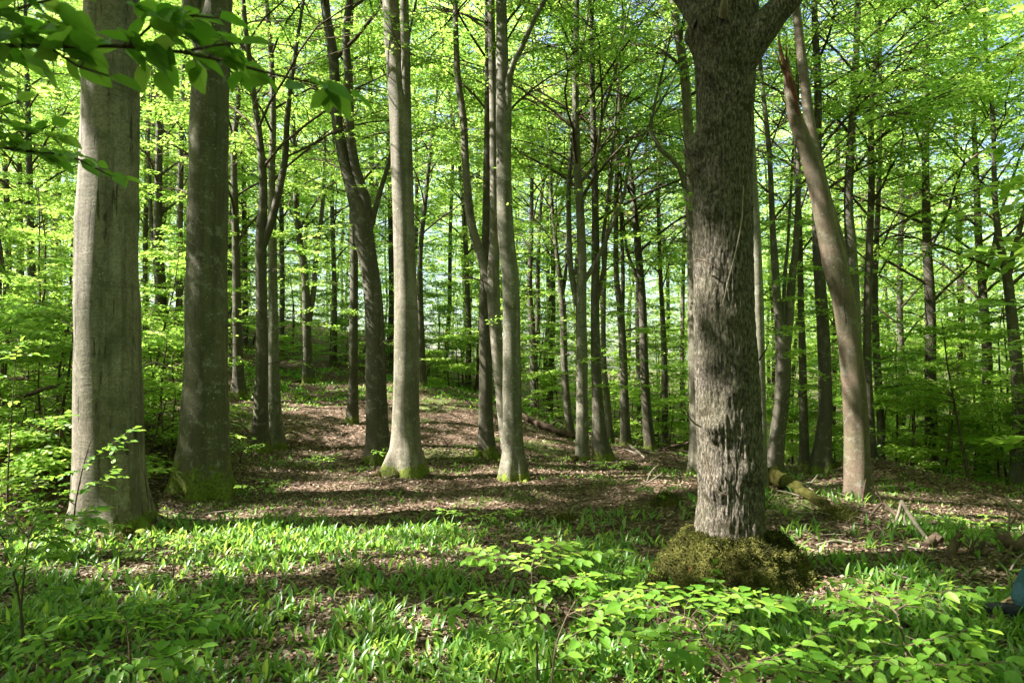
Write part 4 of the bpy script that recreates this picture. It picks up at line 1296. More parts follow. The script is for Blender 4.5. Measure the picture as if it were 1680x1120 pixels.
# short green growth farther away
mg = MB()
GR = [(0.4, 12.6, 1.3, .8), (-1.6, 11.2, 1.4, .4), (2.0, 12.5, 1.3, .9), (3.4, 10.6, 1.6, .8), (1.6, 10, 1.0, .5), (-4.4, 9.0, 1.2, 1.0), (-3.2, 8.0, 2.2, .7), (-1.0, 8.7, 1.4, .5), (6.5, 10.5, 2.6, 1.2), (8.2, 9.6, 2.4, .9), (4.2, 8.8, 1.0, .5), (5.2, 11.5, 1.6, .7), (-5.2, 11.4, 2.0, .7),
      (-7, 19.5, 4.5, 2.5), (-3, 22, 3.5, 2.5), (-6.5, 16, 1.2, .6), (-8, 9, 2.5, 2.5), (-6, 13, 1.5, 1.2), (1.5, 19.5, 3, 1.5), (4, 17, 3, 1), (9, 13, 4, 2), (-.5, 17.6, 1.6, .3), (-2.4, 18.9, 1.4, .5), (-1.8, 6.9, 3, .9), (1, 7, 1.6, .4), (5.6, 6.6, 1.5, .6)]
k = 260000
X = rng.uniform(-16, 16, k); Y = rng.uniform(6, 25, k)
d = np.zeros(k)
for r in GR:
    d = np.maximum(d, region(X, Y, *r))
d *= np.clip((vnoise(X * 1.1, Y * 1.1, 0 * X, 71) - .3) * 2.2, 0, 1) * np.clip((vnoise(X * 5, Y * 5, 0 * X, 72) - .2) * 1.8, 0, 1)
kp = rng.random(k) < d * 1.1
X, Y = X[kp], Y[kp]; Z = ground(X, Y); n_ = len(X)
dirs = rng.normal(0, .8, (n_, 3)); dirs[:, 2] = rng.uniform(.2, 1.0, n_)
far_ = np.clip(Y / 12, .8, 1.8)
put_leaves(mg, np.stack([X, Y, Z], -1), dirs, np.c_[rng.normal(0, .4, (n_, 2)), np.ones(n_)], rng.uniform(.04, .10, n_) * far_, rng.uniform(.018, .035, n_) * far_)
o = mg.build('short_green_growth', M['grass'])
o['kind'] = 'stuff'; o['label'] = 'short bright green plants in patches over the brown forest floor'; o['category'] = 'ground cover'

# dead beech leaves lying loose
md = MB()
for (k, y0, y1, sz) in [(80000, 2.4, 7, .042), (90000, 6.5, 13, .047), (60000, 12, 24, .065)]:
    Y = y0 + (y1 - y0) * rng.random(k) ** .8
    X = rng.uniform(-.85, .85, k) * Y
    Z = ground(X, Y)
    dirs = np.c_[rng.normal(0, 1, (k, 2)), rng.normal(0, .25, k)]
    put_leaves(md, np.stack([X, Y, Z + rng.uniform(.002, .022, k)], -1), dirs, np.c_[rng.normal(0, .38, (k, 2)), np.ones(k)], sz * rng.uniform(.7, 1.3, k), sz * .6 * rng.uniform(.7, 1.2, k), False, 0, np.clip(rng.beta(1.7, 1.7, k), 0, 1))
o = md.build('leaf_litter', M['dry_leaf'])
o['kind'] = 'stuff'; o['label'] = 'brown dead beech leaves strewn over the forest floor'; o['category'] = 'leaf litter'
# small twigs lying about
mw_ = MB()
for i in range(420):
    Y_ = random.uniform(3, 14); X_ = random.uniform(-.8, .8) * Y_
    if i % 3 == 0:
        X_, Y_ = random.uniform(2.2, 6), random.uniform(5.6, 8.5)
    a_ = random.random() * 6.28; L_ = random.uniform(.08, .45); q = []
    for k_ in range(4):
        x_, y_ = X_ + math.cos(a_) * L_ * k_ / 3, Y_ + math.sin(a_) * L_ * k_ / 3
        a_ += random.gauss(0, .25)
        q.append((x_, y_, gz(x_, y_) + .018 + random.uniform(0, .02) + (.05 * k_ / 3 if i % 4 == 0 else 0)))
    tube(mw_, q, np.linspace(random.uniform(.003, .008), .002, 4), 5, i % 2)
o = mw_.build('twig_litter', [M['deadwood'], M['twig']])
o['kind'] = 'stuff'; o['label'] = 'thin dry twigs scattered over the dead leaves'; o['category'] = 'twigs'
# ------------------------------------------------------------------ sprigs and seedlings near the camera
def leafy(mw, mv, path, r0, sides, sl, leafL, r_, own=True, droop=.0, start=.1, flat=.25, gap=.036, val=(.2, .9)):
    a, b = resample(np.asarray(path), np.linspace(r0, .0018, len(path)), .04)
    tube(mw, a, b, 6, 0)
    lines = []
    n = len(a)
    fwd = a[-1] - a[0]
    az0 = math.atan2(fwd[1], fwd[0])
    if own:
        lines.append((a[int(n * start):], az0))
    for s in range(sides):
        f = start + (1 - start) * (s + r_.uniform(0, .6)) / sides
        i = min(int(f * (n - 1)), n - 2)
        t = a[i + 1] - a[i]
        az = math.atan2(t[1], t[0]) if np.hypot(t[0], t[1]) > abs(t[2]) * .4 else s * 2.4
        az += (1 if s % 2 else -1) * R(r_.uniform(30, 65)) if np.hypot(t[0], t[1]) > abs(t[2]) * .4 else 0
        L = sl * r_.uniform(.6, 1.15) * (1.1 - .5 * f)
        sp, a2 = limb_path(a[i], az, R(r_.uniform(-6, 22)), R(r_.uniform(-14, 2)) - droop, L, 5, r_, .12)
        sa, sb = resample(sp, np.linspace(max(.0016, b[i] * .5), .001, 6), .03)
        tube(mw, sa, sb, 4, 0)
        lines.append((sa[2:], a2))
    pos, d, nn, Ls, vals = [], [], [], [], []
    for pts, az in lines:
        seg = np.r_[0, np.cumsum(np.linalg.norm(np.diff(pts, axis=0), axis=1))]
        tot = seg[-1]
        if tot < .02:
            continue
        k = max(2, int(tot / gap))
        v0 = r_.uniform(*val)
        for j in range(k + 1):
            q = tot * (j + .3) / (k + .3)
            p = np.array([np.interp(q, seg, pts[:, c]) for c in range(3)])
            i = min(int(np.searchsorted(seg, q)), len(pts) - 1)
            t = pts[i] - pts[max(i - 1, 0)] if i else pts[1] - pts[0]
            t = t / (np.linalg.norm(t) + 1e-9)
            h = np.cross([0, 0, 1.], t); h /= np.linalg.norm(h) + 1e-6
            sd = (1 if j % 2 else -1)
            an = R(r_.uniform(28, 62)) if j < k else 0
            dr = t * math.cos(an) + h * math.sin(an) * sd + np.array([0, 0, r_.uniform(-.45, .12) - droop * .8])
            pos.append(p); d.append(dr)
            nn.append((r_.gauss(0, flat), r_.gauss(0, flat), 1)); Ls.append(leafL * r_.uniform(.6, 1.15)); vals.append(min(1, max(0, v0 + r_.gauss(0, .18))))
    Ls = np.array(Ls)
    put_leaves(mv, np.array(pos), np.array(d), np.array(nn), Ls, Ls * np.array([r_.uniform(.58, .74) for _ in Ls]), True, 0, np.array(vals))


def young(name, label, cat, branches, seed, leafL=.07, base=None, group=None, droop=0., stem='stem', **kw):
    r_ = random.Random(seed)
    mw, mv = MB(), MB()
    for br in branches:
        pts, r0, sides, sl = br[:4]
        w_ = np.array([P(*q) if len(q) == 3 else q[1:] for q in pts])
        leafy(mw, mv, w_, r0, sides, sl, leafL, r_, **{'droop': droop, **kw, **(br[4] if len(br) > 4 else {})})
    p0 = np.array([P(*q) for q in branches[0][0]])[0]
    if base == 'ground':
        p0 = np.array([p0[0], p0[1], gz(p0[0], p0[1])])
    root = empty(name, p0, label, cat, group)
    mw.build(stem, M['twig'], root, p0)
    mv.build('foliage', M['leaf_near'], root, p0)
    return root


NL = dict(own=False)
# low seedling sprays at the lower left
young('beech_seedling', 'flat leafy seedling sprays low at the bottom left in front of the lilies', 'seedling', [
    ([(215, 1118, 3.1), (212, 1060, 3.1), (205, 1010, 3.15)], .006, 3, .3, NL),
    ([(215, 1070, 3.1), (260, 1040, 3.15), (310, 1012, 3.2), (352, 992, 3.3)], .004, 9, .26),
    ([(215, 1090, 3.1), (150, 1072, 3.0), (90, 1050, 2.95), (20, 1060, 2.9)], .004, 10, .28),
    ([(215, 1080, 3.1), (270, 1078, 3.0), (330, 1062, 3.0)], .003, 7, .22),
    ([(205, 1020, 3.15), (150, 1010, 3.3), (100, 1015, 3.4)], .003, 6, .22),
    ([(210, 1040, 3.1), (240, 1005, 3.3), (290, 990, 3.5)], .003, 7, .2)], 301, .070, 'ground')
# sapling at the left edge
young('beech_sapling', 'thin dark-stemmed sapling at the left edge below the broad beech', 'sapling', [
    ([(38, 1058, 4.1), (34, 1000, 4.1), (22, 940, 4.12), (4, 890, 4.15)], .010, 3, .3, NL),
    ([(34, 1000, 4.1), (40, 940, 4.1), (48, 880, 4.1), (60, 858, 4.1)], .006, 4, .25, NL),
    ([(45, 890, 4.1), (80, 862, 4.15), (125, 845, 4.2), (160, 838, 4.25)], .004, 10, .26),
    ([(10, 890, 4.15), (-20, 850, 4.2), (-60, 820, 4.2)], .004, 7, .3),
    ([(22, 940, 4.12), (50, 905, 4.0), (100, 885, 4.0)], .004, 9, .25),
    ([(45, 880, 4.1), (20, 850, 4.2), (0, 835, 4.2)], .004, 8, .3),
    ([(60, 860, 4.1), (110, 870, 4.3), (150, 862, 4.4)], .003, 7, .2)], 302, .075, 'ground')
# sprays crossing the foot of the broad beech
young('beech_sapling', 'young sapling whose bright sprays cross the foot of the broad beech', 'sapling', [
    ([(118, 880, 6.0), (125, 820, 6.0), (138, 760, 6.0), (150, 720, 6.0)], .008, 4, .4, NL),
    ([(138, 770, 6.0), (160, 745, 5.9), (190, 722, 5.85), (222, 700, 5.8)], .004, 8, .22),
    ([(128, 810, 6.0), (160, 790, 5.9), (185, 770, 5.8), (180, 740, 5.8)], .004, 6, .2),
    ([(125, 830, 6.0), (90, 800, 6.0), (55, 780, 6.1)], .004, 9, .35),
    ([(122, 850, 6.0), (75, 830, 5.9), (40, 815, 5.8)], .004, 8, .3)], 303, .07, 'ground')
young('beech_sapling', 'tall whip-thin sapling at the left edge beside the fallen dark log', 'sapling', [
    ([(12, 835, 6.5), (13, 780, 6.5), (18, 700, 6.5), (22, 640, 6.5), (26, 580, 6.5)], .010, 3, .35, NL),
    ([(26, 590, 6.5), (28, 575, 6.4), (34, 560, 6.4)], .004, 6, .25),
    ([(18, 700, 6.5), (50, 690, 6.5), (85, 685, 6.5)], .004, 8, .3),
    ([(20, 660, 6.5), (-10, 650, 6.5), (-40, 640, 6.5)], .004, 6, .3)], 304, .07, 'ground')
# sunlit seedling in the middle
young('beech_seedling', 'sunlit yellow-green seedling with layered sprays at the bottom centre', 'seedling', [
    ([(882, 1115, 3.5), (880, 1040, 3.55), (874, 980, 3.6), (872, 930, 3.65)], .007, 3, .3, NL),
    ([(872, 940, 3.65), (830, 918, 3.7), (775, 905, 3.75)], .004, 10, .22),
    ([(872, 935, 3.65), (910, 912, 3.75), (960, 905, 3.8), (985, 915, 3.8)], .004, 10, .24),
    ([(874, 960, 3.6), (920, 950, 3.5), (965, 945, 3.45)], .004, 9, .22),
    ([(878, 990, 3.6), (830, 985, 3.5), (780, 990, 3.45), (740, 1000, 3.4)], .004, 9, .24),
    ([(880, 1020, 3.55), (850, 1030, 3.4), (790, 1042, 3.35)], .004, 7, .2),
    ([(872, 930, 3.65), (880, 905, 3.9), (895, 885, 4.1)], .004, 8, .22)], 305, .070, 'ground', val=(.5, 1))
young('beech_seedling', 'leafy seedling with bare pale twigs between the lit seedling and mossy mound', 'seedling', [
    ([(905, 1118, 3.2), (912, 1060, 3.25), (930, 1010, 3.3), (945, 985, 3.35)], .006, 3, .3, NL),
    ([(930, 1010, 3.3), (980, 985, 3.3), (1040, 968, 3.3), (1090, 965, 3.3)], .004, 12, .24),
    ([(912, 1060, 3.25), (960, 1030, 3.2), (1010, 1015, 3.2)], .004, 8, .2),
    ([(940, 990, 3.35), (990, 950, 3.6), (1040, 935, 3.8)], .004, 9, .2),
    ([(812, 1118, 3.4), (825, 1060, 3.4), (845, 1015, 3.4)], .006, 2, .15, NL)], 306, .070, 'ground')
# spreading sapling at the lower right
young('beech_sapling', 'broad low sapling with toothed leaves spread over the bottom right', 'sapling', [
    ([(1210, 1125, 2.7), (1195, 1098, 2.75), (1160, 1050, 2.8), (1135, 1010, 2.85)], .008, 4, .25, NL),
    ([(1140, 1018, 2.85), (1090, 1000, 2.95), (1040, 990, 3.1)], .004, 9, .22),
    ([(1160, 1050, 2.8), (1100, 1050, 2.75), (1050, 1050, 2.7)], .004, 8, .22),
    ([(1195, 1098, 2.75), (1240, 1085, 2.8), (1300, 1062, 2.85), (1360, 1030, 2.9)], .005, 11, .24),
    ([(1150, 1035, 2.8), (1190, 1000, 2.95), (1240, 985, 3.1), (1290, 990, 3.2)], .004, 10, .24),
    ([(1240, 1085, 2.8), (1290, 1095, 2.6), (1350, 1105, 2.5)], .004, 8, .22),
    ([(1135, 1010, 2.85), (1160, 985, 3.0), (1200, 965, 3.2)], .003, 8, .2)], 307, .070, 'ground')
young('beech_sapling', 'low sapling with horizontal leaf layers in the bottom right corner', 'sapling', [
    ([(1490, 1120, 2.9), (1485, 1060, 2.95), (1470, 1000, 3.0)], .007, 3, .25, NL),
    ([(1480, 1030, 2.95), (1430, 1000, 3.0), (1380, 985, 3.1)], .004, 10, .24),
    ([(1472, 1000, 3.0), (1520, 975, 3.05), (1580, 965, 3.1)], .004, 9, .24),
    ([(1485, 1060, 2.95), (1540, 1045, 2.85), (1590, 1040, 2.8)], .004, 8, .22),
    ([(1488, 1085, 2.9), (1560, 1090, 2.7), (1650, 1085, 2.6)], .004, 10, .26),
    ([(1485, 1075, 2.9), (1440, 1085, 2.75), (1400, 1100, 2.7)], .004, 7, .22),
    ([(1475, 1010, 3.0), (1440, 975, 3.2), (1400, 955, 3.4)], .004, 8, .22)], 308, .070, 'ground')
young('beech_seedling', 'tiny round-leaved seedling standing against the mossy mound', 'seedling', [
    ([(1172, 975, 4.75), (1176, 955, 4.75), (1170, 938, 4.75), (1172, 925, 4.75)], .003, 4, .07)], 309, .06, 'ground')
young('beech_seedling', 'small yellow-green seedling alone on brown litter at centre', 'seedling', [
    ([(775, 868, 7.2), (772, 850, 7.2), (765, 830, 7.2)], .005, 5, .22, NL),
    ([(770, 845, 7.2), (740, 838, 7.1), (722, 835, 7.1)], .003, 7, .18),
    ([(770, 850, 7.2), (810, 842, 7.2), (850, 838, 7.2)], .003, 8, .2),
    ([(770, 835, 7.2), (785, 822, 7.2), (800, 818, 7.3)], .003, 6, .16)], 310, .055, 'ground', val=(.5, 1))
young('beech_sapling', 'low sunlit sapling in front of the foot of the leaning beech', 'sapling', [
    ([(1362, 868, 7.6), (1364, 845, 7.6), (1368, 825, 7.6)], .006, 5, .3, NL),
    ([(1364, 840, 7.6), (1335, 822, 7.7), (1310, 815, 7.8)], .004, 9, .26),
    ([(1364, 835, 7.6), (1395, 825, 7.6), (1425, 835, 7.5)], .004, 9, .24),
    ([(1366, 850, 7.6), (1340, 845, 7.4), (1320, 848, 7.3)], .004, 7, .22),
    ([(1368, 825, 7.6), (1375, 812, 7.8), (1385, 808, 7.9)], .003, 7, .22)], 311, .06, 'ground', val=(.55, 1))
young('beech_sapling', 'long flat sunlit sprays over the dead branches at right', 'sapling', [
    ([(1470, 890, 7.4), (1475, 870, 7.4), (1480, 855, 7.4)], .006, 4, .3, NL),
    ([(1476, 868, 7.4), (1440, 858, 7.4), (1400, 850, 7.4)], .004, 9, .24),
    ([(1478, 860, 7.4), (1530, 855, 7.5), (1590, 855, 7.6)], .004, 12, .26),
    ([(1475, 870, 7.4), (1540, 872, 7.2), (1600, 868, 7.1)], .004, 10, .24),
    ([(1600, 885, 7.6), (1610, 860, 7.6), (1625, 840, 7.6)], .004, 7, .25)], 312, .058, 'ground', val=(.55, 1))
for k_, (px, py, D, lb_) in enumerate([(645, 700, 11.0, 'small fern-like seedling on the slope right of the pale beech foot'), (1075, 838, 7.8, 'small seedling beside the pale mossy hummock left of the oak'), (530, 745, 10.8, 'small green seedling left of the grey forked beech foot'),
                                       (1000, 770, 10, 'wispy seedling in front of the lichened arching beech'), (430, 800, 8.6, 'thin seedling on litter right of the mossy beech'), (285, 880, 5.4, 'seedling at the right foot of the broad beech'), (1595, 905, 5.9, 'seedling among lilies below the stump shard'),
                                       (395, 735, 10.5, 'seedling at the foot of the close pair of beeches')]):
    q = P(px, py, D); zg_ = gz(q[0], q[1])
    y2 = CY - ((zg_ - EYE) / D * F - 40)   # pixel row of the ground there
    r_ = random.Random(900 + k_)
    mw, mv = MB(), MB()
    p0 = np.array([q[0], q[1], zg_])
    for j in range(4):
        a_ = j * 1.7 + r_.random()
        leafy(mw, mv, [p0, p0 + [.03 * math.cos(a_), .03 * math.sin(a_), .15], p0 + [.16 * math.cos(a_), .16 * math.sin(a_), .26], p0 + [.34 * math.cos(a_), .34 * math.sin(a_), .27]], .003, 6, .16, .05, r_, start=.4)
    root = empty('beech_seedling', p0, lb_, 'seedling', 'beech seedlings')
    mw.build('stem', M['twig'], root, p0); mv.build('foliage', M['leaf_near'], root, p0)

# branches hanging in from the left, close to the camera
young('hanging_beech_branch', 'dark horizontal beech branch with big soft leaves hanging across the top left', 'branch', [
    ([(-260, 60, 1.25), (-60, 72, 1.25), (80, 76, 1.25), (200, 76, 1.25), (300, 86, 1.27), (380, 104, 1.28), (450, 122, 1.3), (530, 140, 1.32), (575, 150, 1.34)], .005, 14, .09, dict(droop=.35)),
    ([(-60, 72, 1.25), (-10, 30, 1.2), (60, 5, 1.2), (120, -10, 1.2)], .004, 9, .08, dict(droop=.2)),
    ([(80, 76, 1.25), (130, 110, 1.2), (180, 125, 1.2)], .003, 5, .06),
    ([(210, 78, 1.25), (250, 40, 1.25), (300, 25, 1.25), (360, 30, 1.25)], .003, 7, .07),
    ([(300, 86, 1.27), (350, 75, 1.2), (395, 70, 1.2)], .003, 5, .06)], 401, .066, None, stem='twig', start=.12, gap=.06, flat=.7, val=(.1, .6))  # low val: the branch's shade is put into its leaf colour
young('hanging_beech_branch', 'smaller leafy beech branch reaching in at left, below the dark one', 'branch', [
    ([(-200, 190, 1.9), (-60, 225, 1.9), (20, 245, 1.9), (80, 250, 1.9), (130, 262, 1.9), (165, 280, 1.9), (185, 290, 1.9)], .006, 14, .13, dict(droop=.1)),
    ([(20, 245, 1.9), (50, 220, 1.9), (85, 205, 1.9)], .003, 7, .09),
    ([(-60, 215, 1.9), (-10, 180, 1.85), (30, 165, 1.85)], .003, 7, .09),
    ([(-100, 180, 1.9), (-30, 140, 1.95), (10, 110, 1.95)], .003, 7, .09)], 402, .058, None, stem='twig', gap=.035, flat=.45, val=(.2, .8))
young('hanging_beech_branch', 'leaf tips poking in at the left edge at mid height', 'branch', [
    ([(-120, 400, 1.7), (-50, 425, 1.7), (-5, 440, 1.7), (5, 448, 1.7)], .004, 3, .05, dict(droop=.3))], 403, .055, None, stem='twig', gap=.03, flat=.4, val=(.2, .6))
young('hanging_beech_branch', 'light leafy branch high at the right edge before the far forked beech', 'branch', [
    ([(1760, 500, 6), (1700, 495, 6), (1650, 500, 6), (1600, 505, 6), (1560, 510, 6)], .006, 14, .35),
    ([(1740, 560, 6.3), (1690, 570, 6.3), (1640, 560, 6.3)], .005, 9, .3)], 404, .07, None, stem='twig', val=(.3, .8))

# ------------------------------------------------------------------ dead wood, moss hummocks
def log(name, label, cat, pts, rad, m_, lumpa=.3, sides=14, group=None, extra=()):
    w_ = []
    for q in pts:
        p = P(*q[:3])
        if len(q) > 3:                       # lies on the ground: height above it given
            p[2] = gz(p[0], p[1]) + q[3]
        w_.append(p)
    w_ = np.array(w_)
    a, b = resample(w_, np.array(rad), .04)
    base = np.array([w_[0][0], w_[0][1], gz(w_[0][0], w_[0][1])])
    m = MB()
    lf = lambda p, th: 1 + lumpa * (vnoise(p[:, 0][:, None] * 14 + np.cos(th)[None] * 1.3, p[:, 1][:, None] * 14 + np.sin(th)[None] * 1.3, p[:, 2][:, None] * 14 + 0 * th[None], 9) - .5)
    tube(m, a, b, sides, 0, lf, cap=True)
    if not extra:
        o = m.build(name, M[m_], None, base)
        o['label'] = label; o['category'] = cat
        if group: o['group'] = group
        return o
    root = empty(name, base, label, cat, group)
    m.build('stick', M[m_], root, base)
    for (ep, er) in extra:
        w2 = []
        for q in ep:
            p = P(*q[:3])
            if len(q) > 3:
                p[2] = gz(p[0], p[1]) + q[3]
            w2.append(p)
        a, b = resample(np.array(w2), np.array(er), .04)
        m2 = MB(); tube(m2, a, b, 8, 0, lf, cap=True)
        m2.build('side_twig', M[m_], root, base)
    return root


log('fallen_log', 'dark curved rotten log lying behind the broad beech at the left edge', 'log', [(-60, 760, 8.6, .1), (-10, 755, 8.4), (20, 738, 8.3), (42, 745, 8.2), (58, 775, 8.1, .12), (72, 800, 8.0, .0)], [.13, .12, .13, .12, .10, .07], 'darkwood', .5)
log('fallen_branch', 'bent grey fallen branch propped left of the broad beech', 'branch', [(-20, 655, 9.5), (35, 650, 9.3), (75, 637, 9.2), (118, 626, 9.1)], [.035, .03, .028, .02], 'darkwood', .3, 8, None, [([(100, 630, 9.15), (112, 640, 9.1), (125, 650, 9.1)], [.015, .01, .006]), ([(35, 650, 9.3), (20, 700, 9.2), (15, 740, 9.1, .02)], [.025, .02, .015])])
log('fallen_branch', 'pale crooked stick on the ground between broad beech and mossy beech', 'branch', [(240, 775, 8.6, .10), (246, 800, 8.2, .06), (252, 822, 7.9, .03), (262, 838, 7.5, .02)], [.02, .025, .028, .015], 'deadwood', .2, 8)
log('fallen_branch', 'arched dark twig between the broad and the mossy beech', 'branch', [(228, 605, 8.8), (255, 594, 8.8), (270, 600, 8.8), (300, 607, 8.8)], [.012, .014, .012, .008], 'deadwood', .2, 6)
log('fallen_branch', 'short stick on the litter below the mossy beech', 'branch', [(335, 828, 8.0, .02), (365, 820, 8.1, .03), (385, 812, 8.2, .02)], [.015, .015, .008], 'deadwood', .2, 6)
log('fallen_branch', 'short dark stick right of the smooth pale beech foot', 'branch', [(655, 800, 9.4, .05), (672, 805, 9.2, .03), (685, 815, 8.9, .01)], [.02, .022, .016], 'darkwood', .2, 8)
log('fallen_branch', 'thin stick reaching from the mossy beech to the close pair', 'branch', [(372, 690, 10.8), (395, 696, 10.8), (408, 712, 10.8), (415, 735, 10.8, .02)], [.012, .012, .010, .007], 'darkwood', .2, 6)
log('fallen_log', 'moss-covered log slanting down behind the right foot of the rough oak', 'log', [(1245, 815, 8.2, .1), (1272, 832, 7.9, .12), (1310, 850, 7.5, .07), (1350, 868, 7.1, .05), (1388, 880, 6.8, .0)], [.09, .10, .065, .05, .03], 'moss', .9, 22)
log('fallen_branch', 'white bleached twiggy branch left of the lit sapling by the leaning beech', 'branch', [(1290, 838, 7.6, .03), (1320, 832, 7.7, .10), (1345, 826, 7.8, .12)], [.012, .012, .006], 'deadwood', .2, 7, None,
    [([(1300, 836, 7.6, .05), (1310, 822, 7.6, .14), (1318, 815, 7.7, .2)], [.008, .006, .004]), ([(1318, 833, 7.7, .1), (1335, 845, 7.5, .06), (1350, 860, 7.2, .02)], [.009, .007, .004]), ([(1330, 830, 7.7, .1), (1340, 820, 7.8, .17), (1343, 814, 7.8, .2)], [.007, .005, .003])])
log('fallen_branch', 'forked dark branch standing up out of the brushwood right of leaning beech', 'branch', [(1430, 868, 6.9, .02), (1448, 850, 7.0, .12), (1460, 858, 6.9, .10), (1478, 868, 6.8, .03)], [.014, .016, .018, .014], 'darkwood', .3, 8, None,
    [([(1448, 850, 7.0, .13), (1440, 838, 7.0, .22), (1430, 832, 7.0, .26)], [.012, .010, .006]), ([(1415, 850, 7.3, .02), (1418, 835, 7.3, .16), (1421, 822, 7.3, .28)], [.012, .01, .006])])
log('fallen_branch', 'long grey branch slanting down to the broken stump shard', 'branch', [(1480, 860, 6.8, .22), (1492, 872, 6.6, .16), (1510, 884, 6.4, .08), (1528, 895, 6.2, .03)], [.018, .020, .018, .014], 'deadwood', .3, 9, None,
    [([(1480, 860, 6.8, .22), (1474, 874, 6.7, .1), (1468, 880, 6.7, .02)], [.016, .014, .012]), ([(1484, 862, 6.8, .2), (1484, 878, 6.7, .08), (1490, 885, 6.6, .01)], [.012, .012, .010])])
log('stump_shard', 'jagged brown piece of a broken stump among the brushwood at right', 'stump', [(1520, 900, 6.1, .03), (1535, 893, 6.15, .10), (1546, 896, 6.1, .08)], [.035, .055, .035], 'darkwood', .9, 16)
log('stump_shard', 'pointed grey root shard sticking up left of the far-right brushwood', 'stump', [(1556, 915, 5.85, .0), (1566, 900, 5.9, .10), (1580, 880, 6.0, .22)], [.04, .04, .016], 'darkwood', .8, 12)
log('fallen_branch', 'small curled dark branch right of the grey root shard', 'branch', [(1592, 902, 5.9, .05), (1608, 898, 5.95, .08), (1614, 890, 6.0, .12), (1612, 905, 5.9, .03)], [.014, .02, .018, .012], 'darkwood', .3, 8)
log('fallen_branch', 'thick dark branch end in the brushwood at the far right', 'branch', [(1632, 878, 6.3, .2), (1650, 888, 6.1, .14), (1665, 895, 6.0, .10), (1690, 880, 6.1, .2)], [.03, .05, .045, .03], 'darkwood', .5, 12, None,
    [([(1650, 885, 6.1, .14), (1656, 868, 6.2, .2), (1668, 850, 6.3, .3)], [.014, .011, .006]), ([(1660, 895, 6.0, .1), (1650, 910, 5.8, .06), (1640, 925, 5.7, .02)], [.014, .012, .008]), ([(1665, 895, 6.0, .1), (1680, 885, 6.0, .15), (1700, 883, 6.0, .2)], [.012, .010, .006])])
log('fallen_branch', 'pale dry twig tangle at the right edge above the lilies', 'branch', [(1655, 930, 5.5, .02), (1668, 915, 5.6, .1), (1685, 902, 5.7, .16)], [.008, .008, .005], 'deadwood', .2, 6, None,
    [([(1668, 915, 5.6, .1), (1664, 905, 5.6, .14), (1655, 900, 5.6, .16)], [.006, .005, .003]), ([(1655, 926, 5.5, .04), (1672, 926, 5.5, .05), (1690, 924, 5.5, .05)], [.007, .006, .005])])
log('fallen_branch', 'upright dry stick with fork by the right edge', 'branch', [(1656, 858, 8.2, .0), (1656, 835, 8.2, .18), (1656, 818, 8.2, .30)], [.012, .012, .008], 'deadwood', .2, 7, None, [([(1650, 818, 8.2), (1660, 828, 8.2), (1672, 838, 8.2), (1690, 850, 8.2)], [.014, .02, .02, .015])])
log('fallen_branch', 'pale stick lying flat on litter right of the mossy mound', 'branch', [(1340, 889, 6.2, .02), (1370, 886, 6.25, .03), (1398, 890, 6.2, .02)], [.012, .016, .010], 'deadwood', .2, 8)
log('fallen_branch', 'short dark log end lying behind the mid-ground litter right of centre', 'log', [(1018, 766, 12.2, .06), (1032, 767, 12.2, .07), (1046, 766, 12.2, .06)], [.06, .07, .05], 'darkwood', .4, 12)
log('fallen_branch', 'white dead branch leaning on the slope right of the forked upright beech', 'branch', [(1030, 728, 15.5), (1046, 740, 15.0), (1058, 756, 14.3, .03)], [.03, .028, .02], 'deadwood', .3, 8, None, [([(1022, 738, 15, .05), (1034, 740, 15), (1046, 745, 14.8)], [.02, .018, .015])])
log('fallen_log', 'dark tangle log on the ridge behind the slender beeches', 'log', [(850, 672, 17.6, .08), (890, 688, 17.2, .10), (925, 704, 17, .10), (965, 716, 16.8, .1)], [.07, .09, .08, .05], 'darkwood', .6, 12, None,
    [([(900, 690, 17.2, .1), (915, 690, 17.2, .35), (925, 694, 17.2, .3)], [.03, .025, .02]), ([(940, 706, 17, .1), (960, 712, 16.8, .3), (985, 722, 16.6, .15)], [.03, .03, .02])])
log('fallen_branch', 'low brushwood branch between slender dark beeches right of the ridge', 'branch', [(1085, 742, 16, .08), (1105, 738, 15.8, .2), (1125, 732, 15.6, .3), (1138, 725, 15.5, .42)], [.035, .03, .025, .015], 'darkwood', .3, 8, None, [([(1080, 745, 15.8, .05), (1110, 745, 15.6, .12), (1135, 745, 15.5, .1)], [.025, .022, .015])])
log('fallen_branch', 'thin dead twig bunch on litter left of the rough oak', 'branch', [(1035, 822, 8.6, .02), (1060, 818, 8.7, .06), (1085, 812, 8.8, .14)], [.010, .009, .005], 'deadwood', .2, 6, None, [([(1060, 818, 8.7, .06), (1068, 805, 8.7, .2), (1080, 796, 8.8, .26)], [.006, .005, .003]), ([(1050, 820, 8.6, .04), (1062, 828, 8.4, .03), (1085, 832, 8.2, .02)], [.007, .006, .004])])


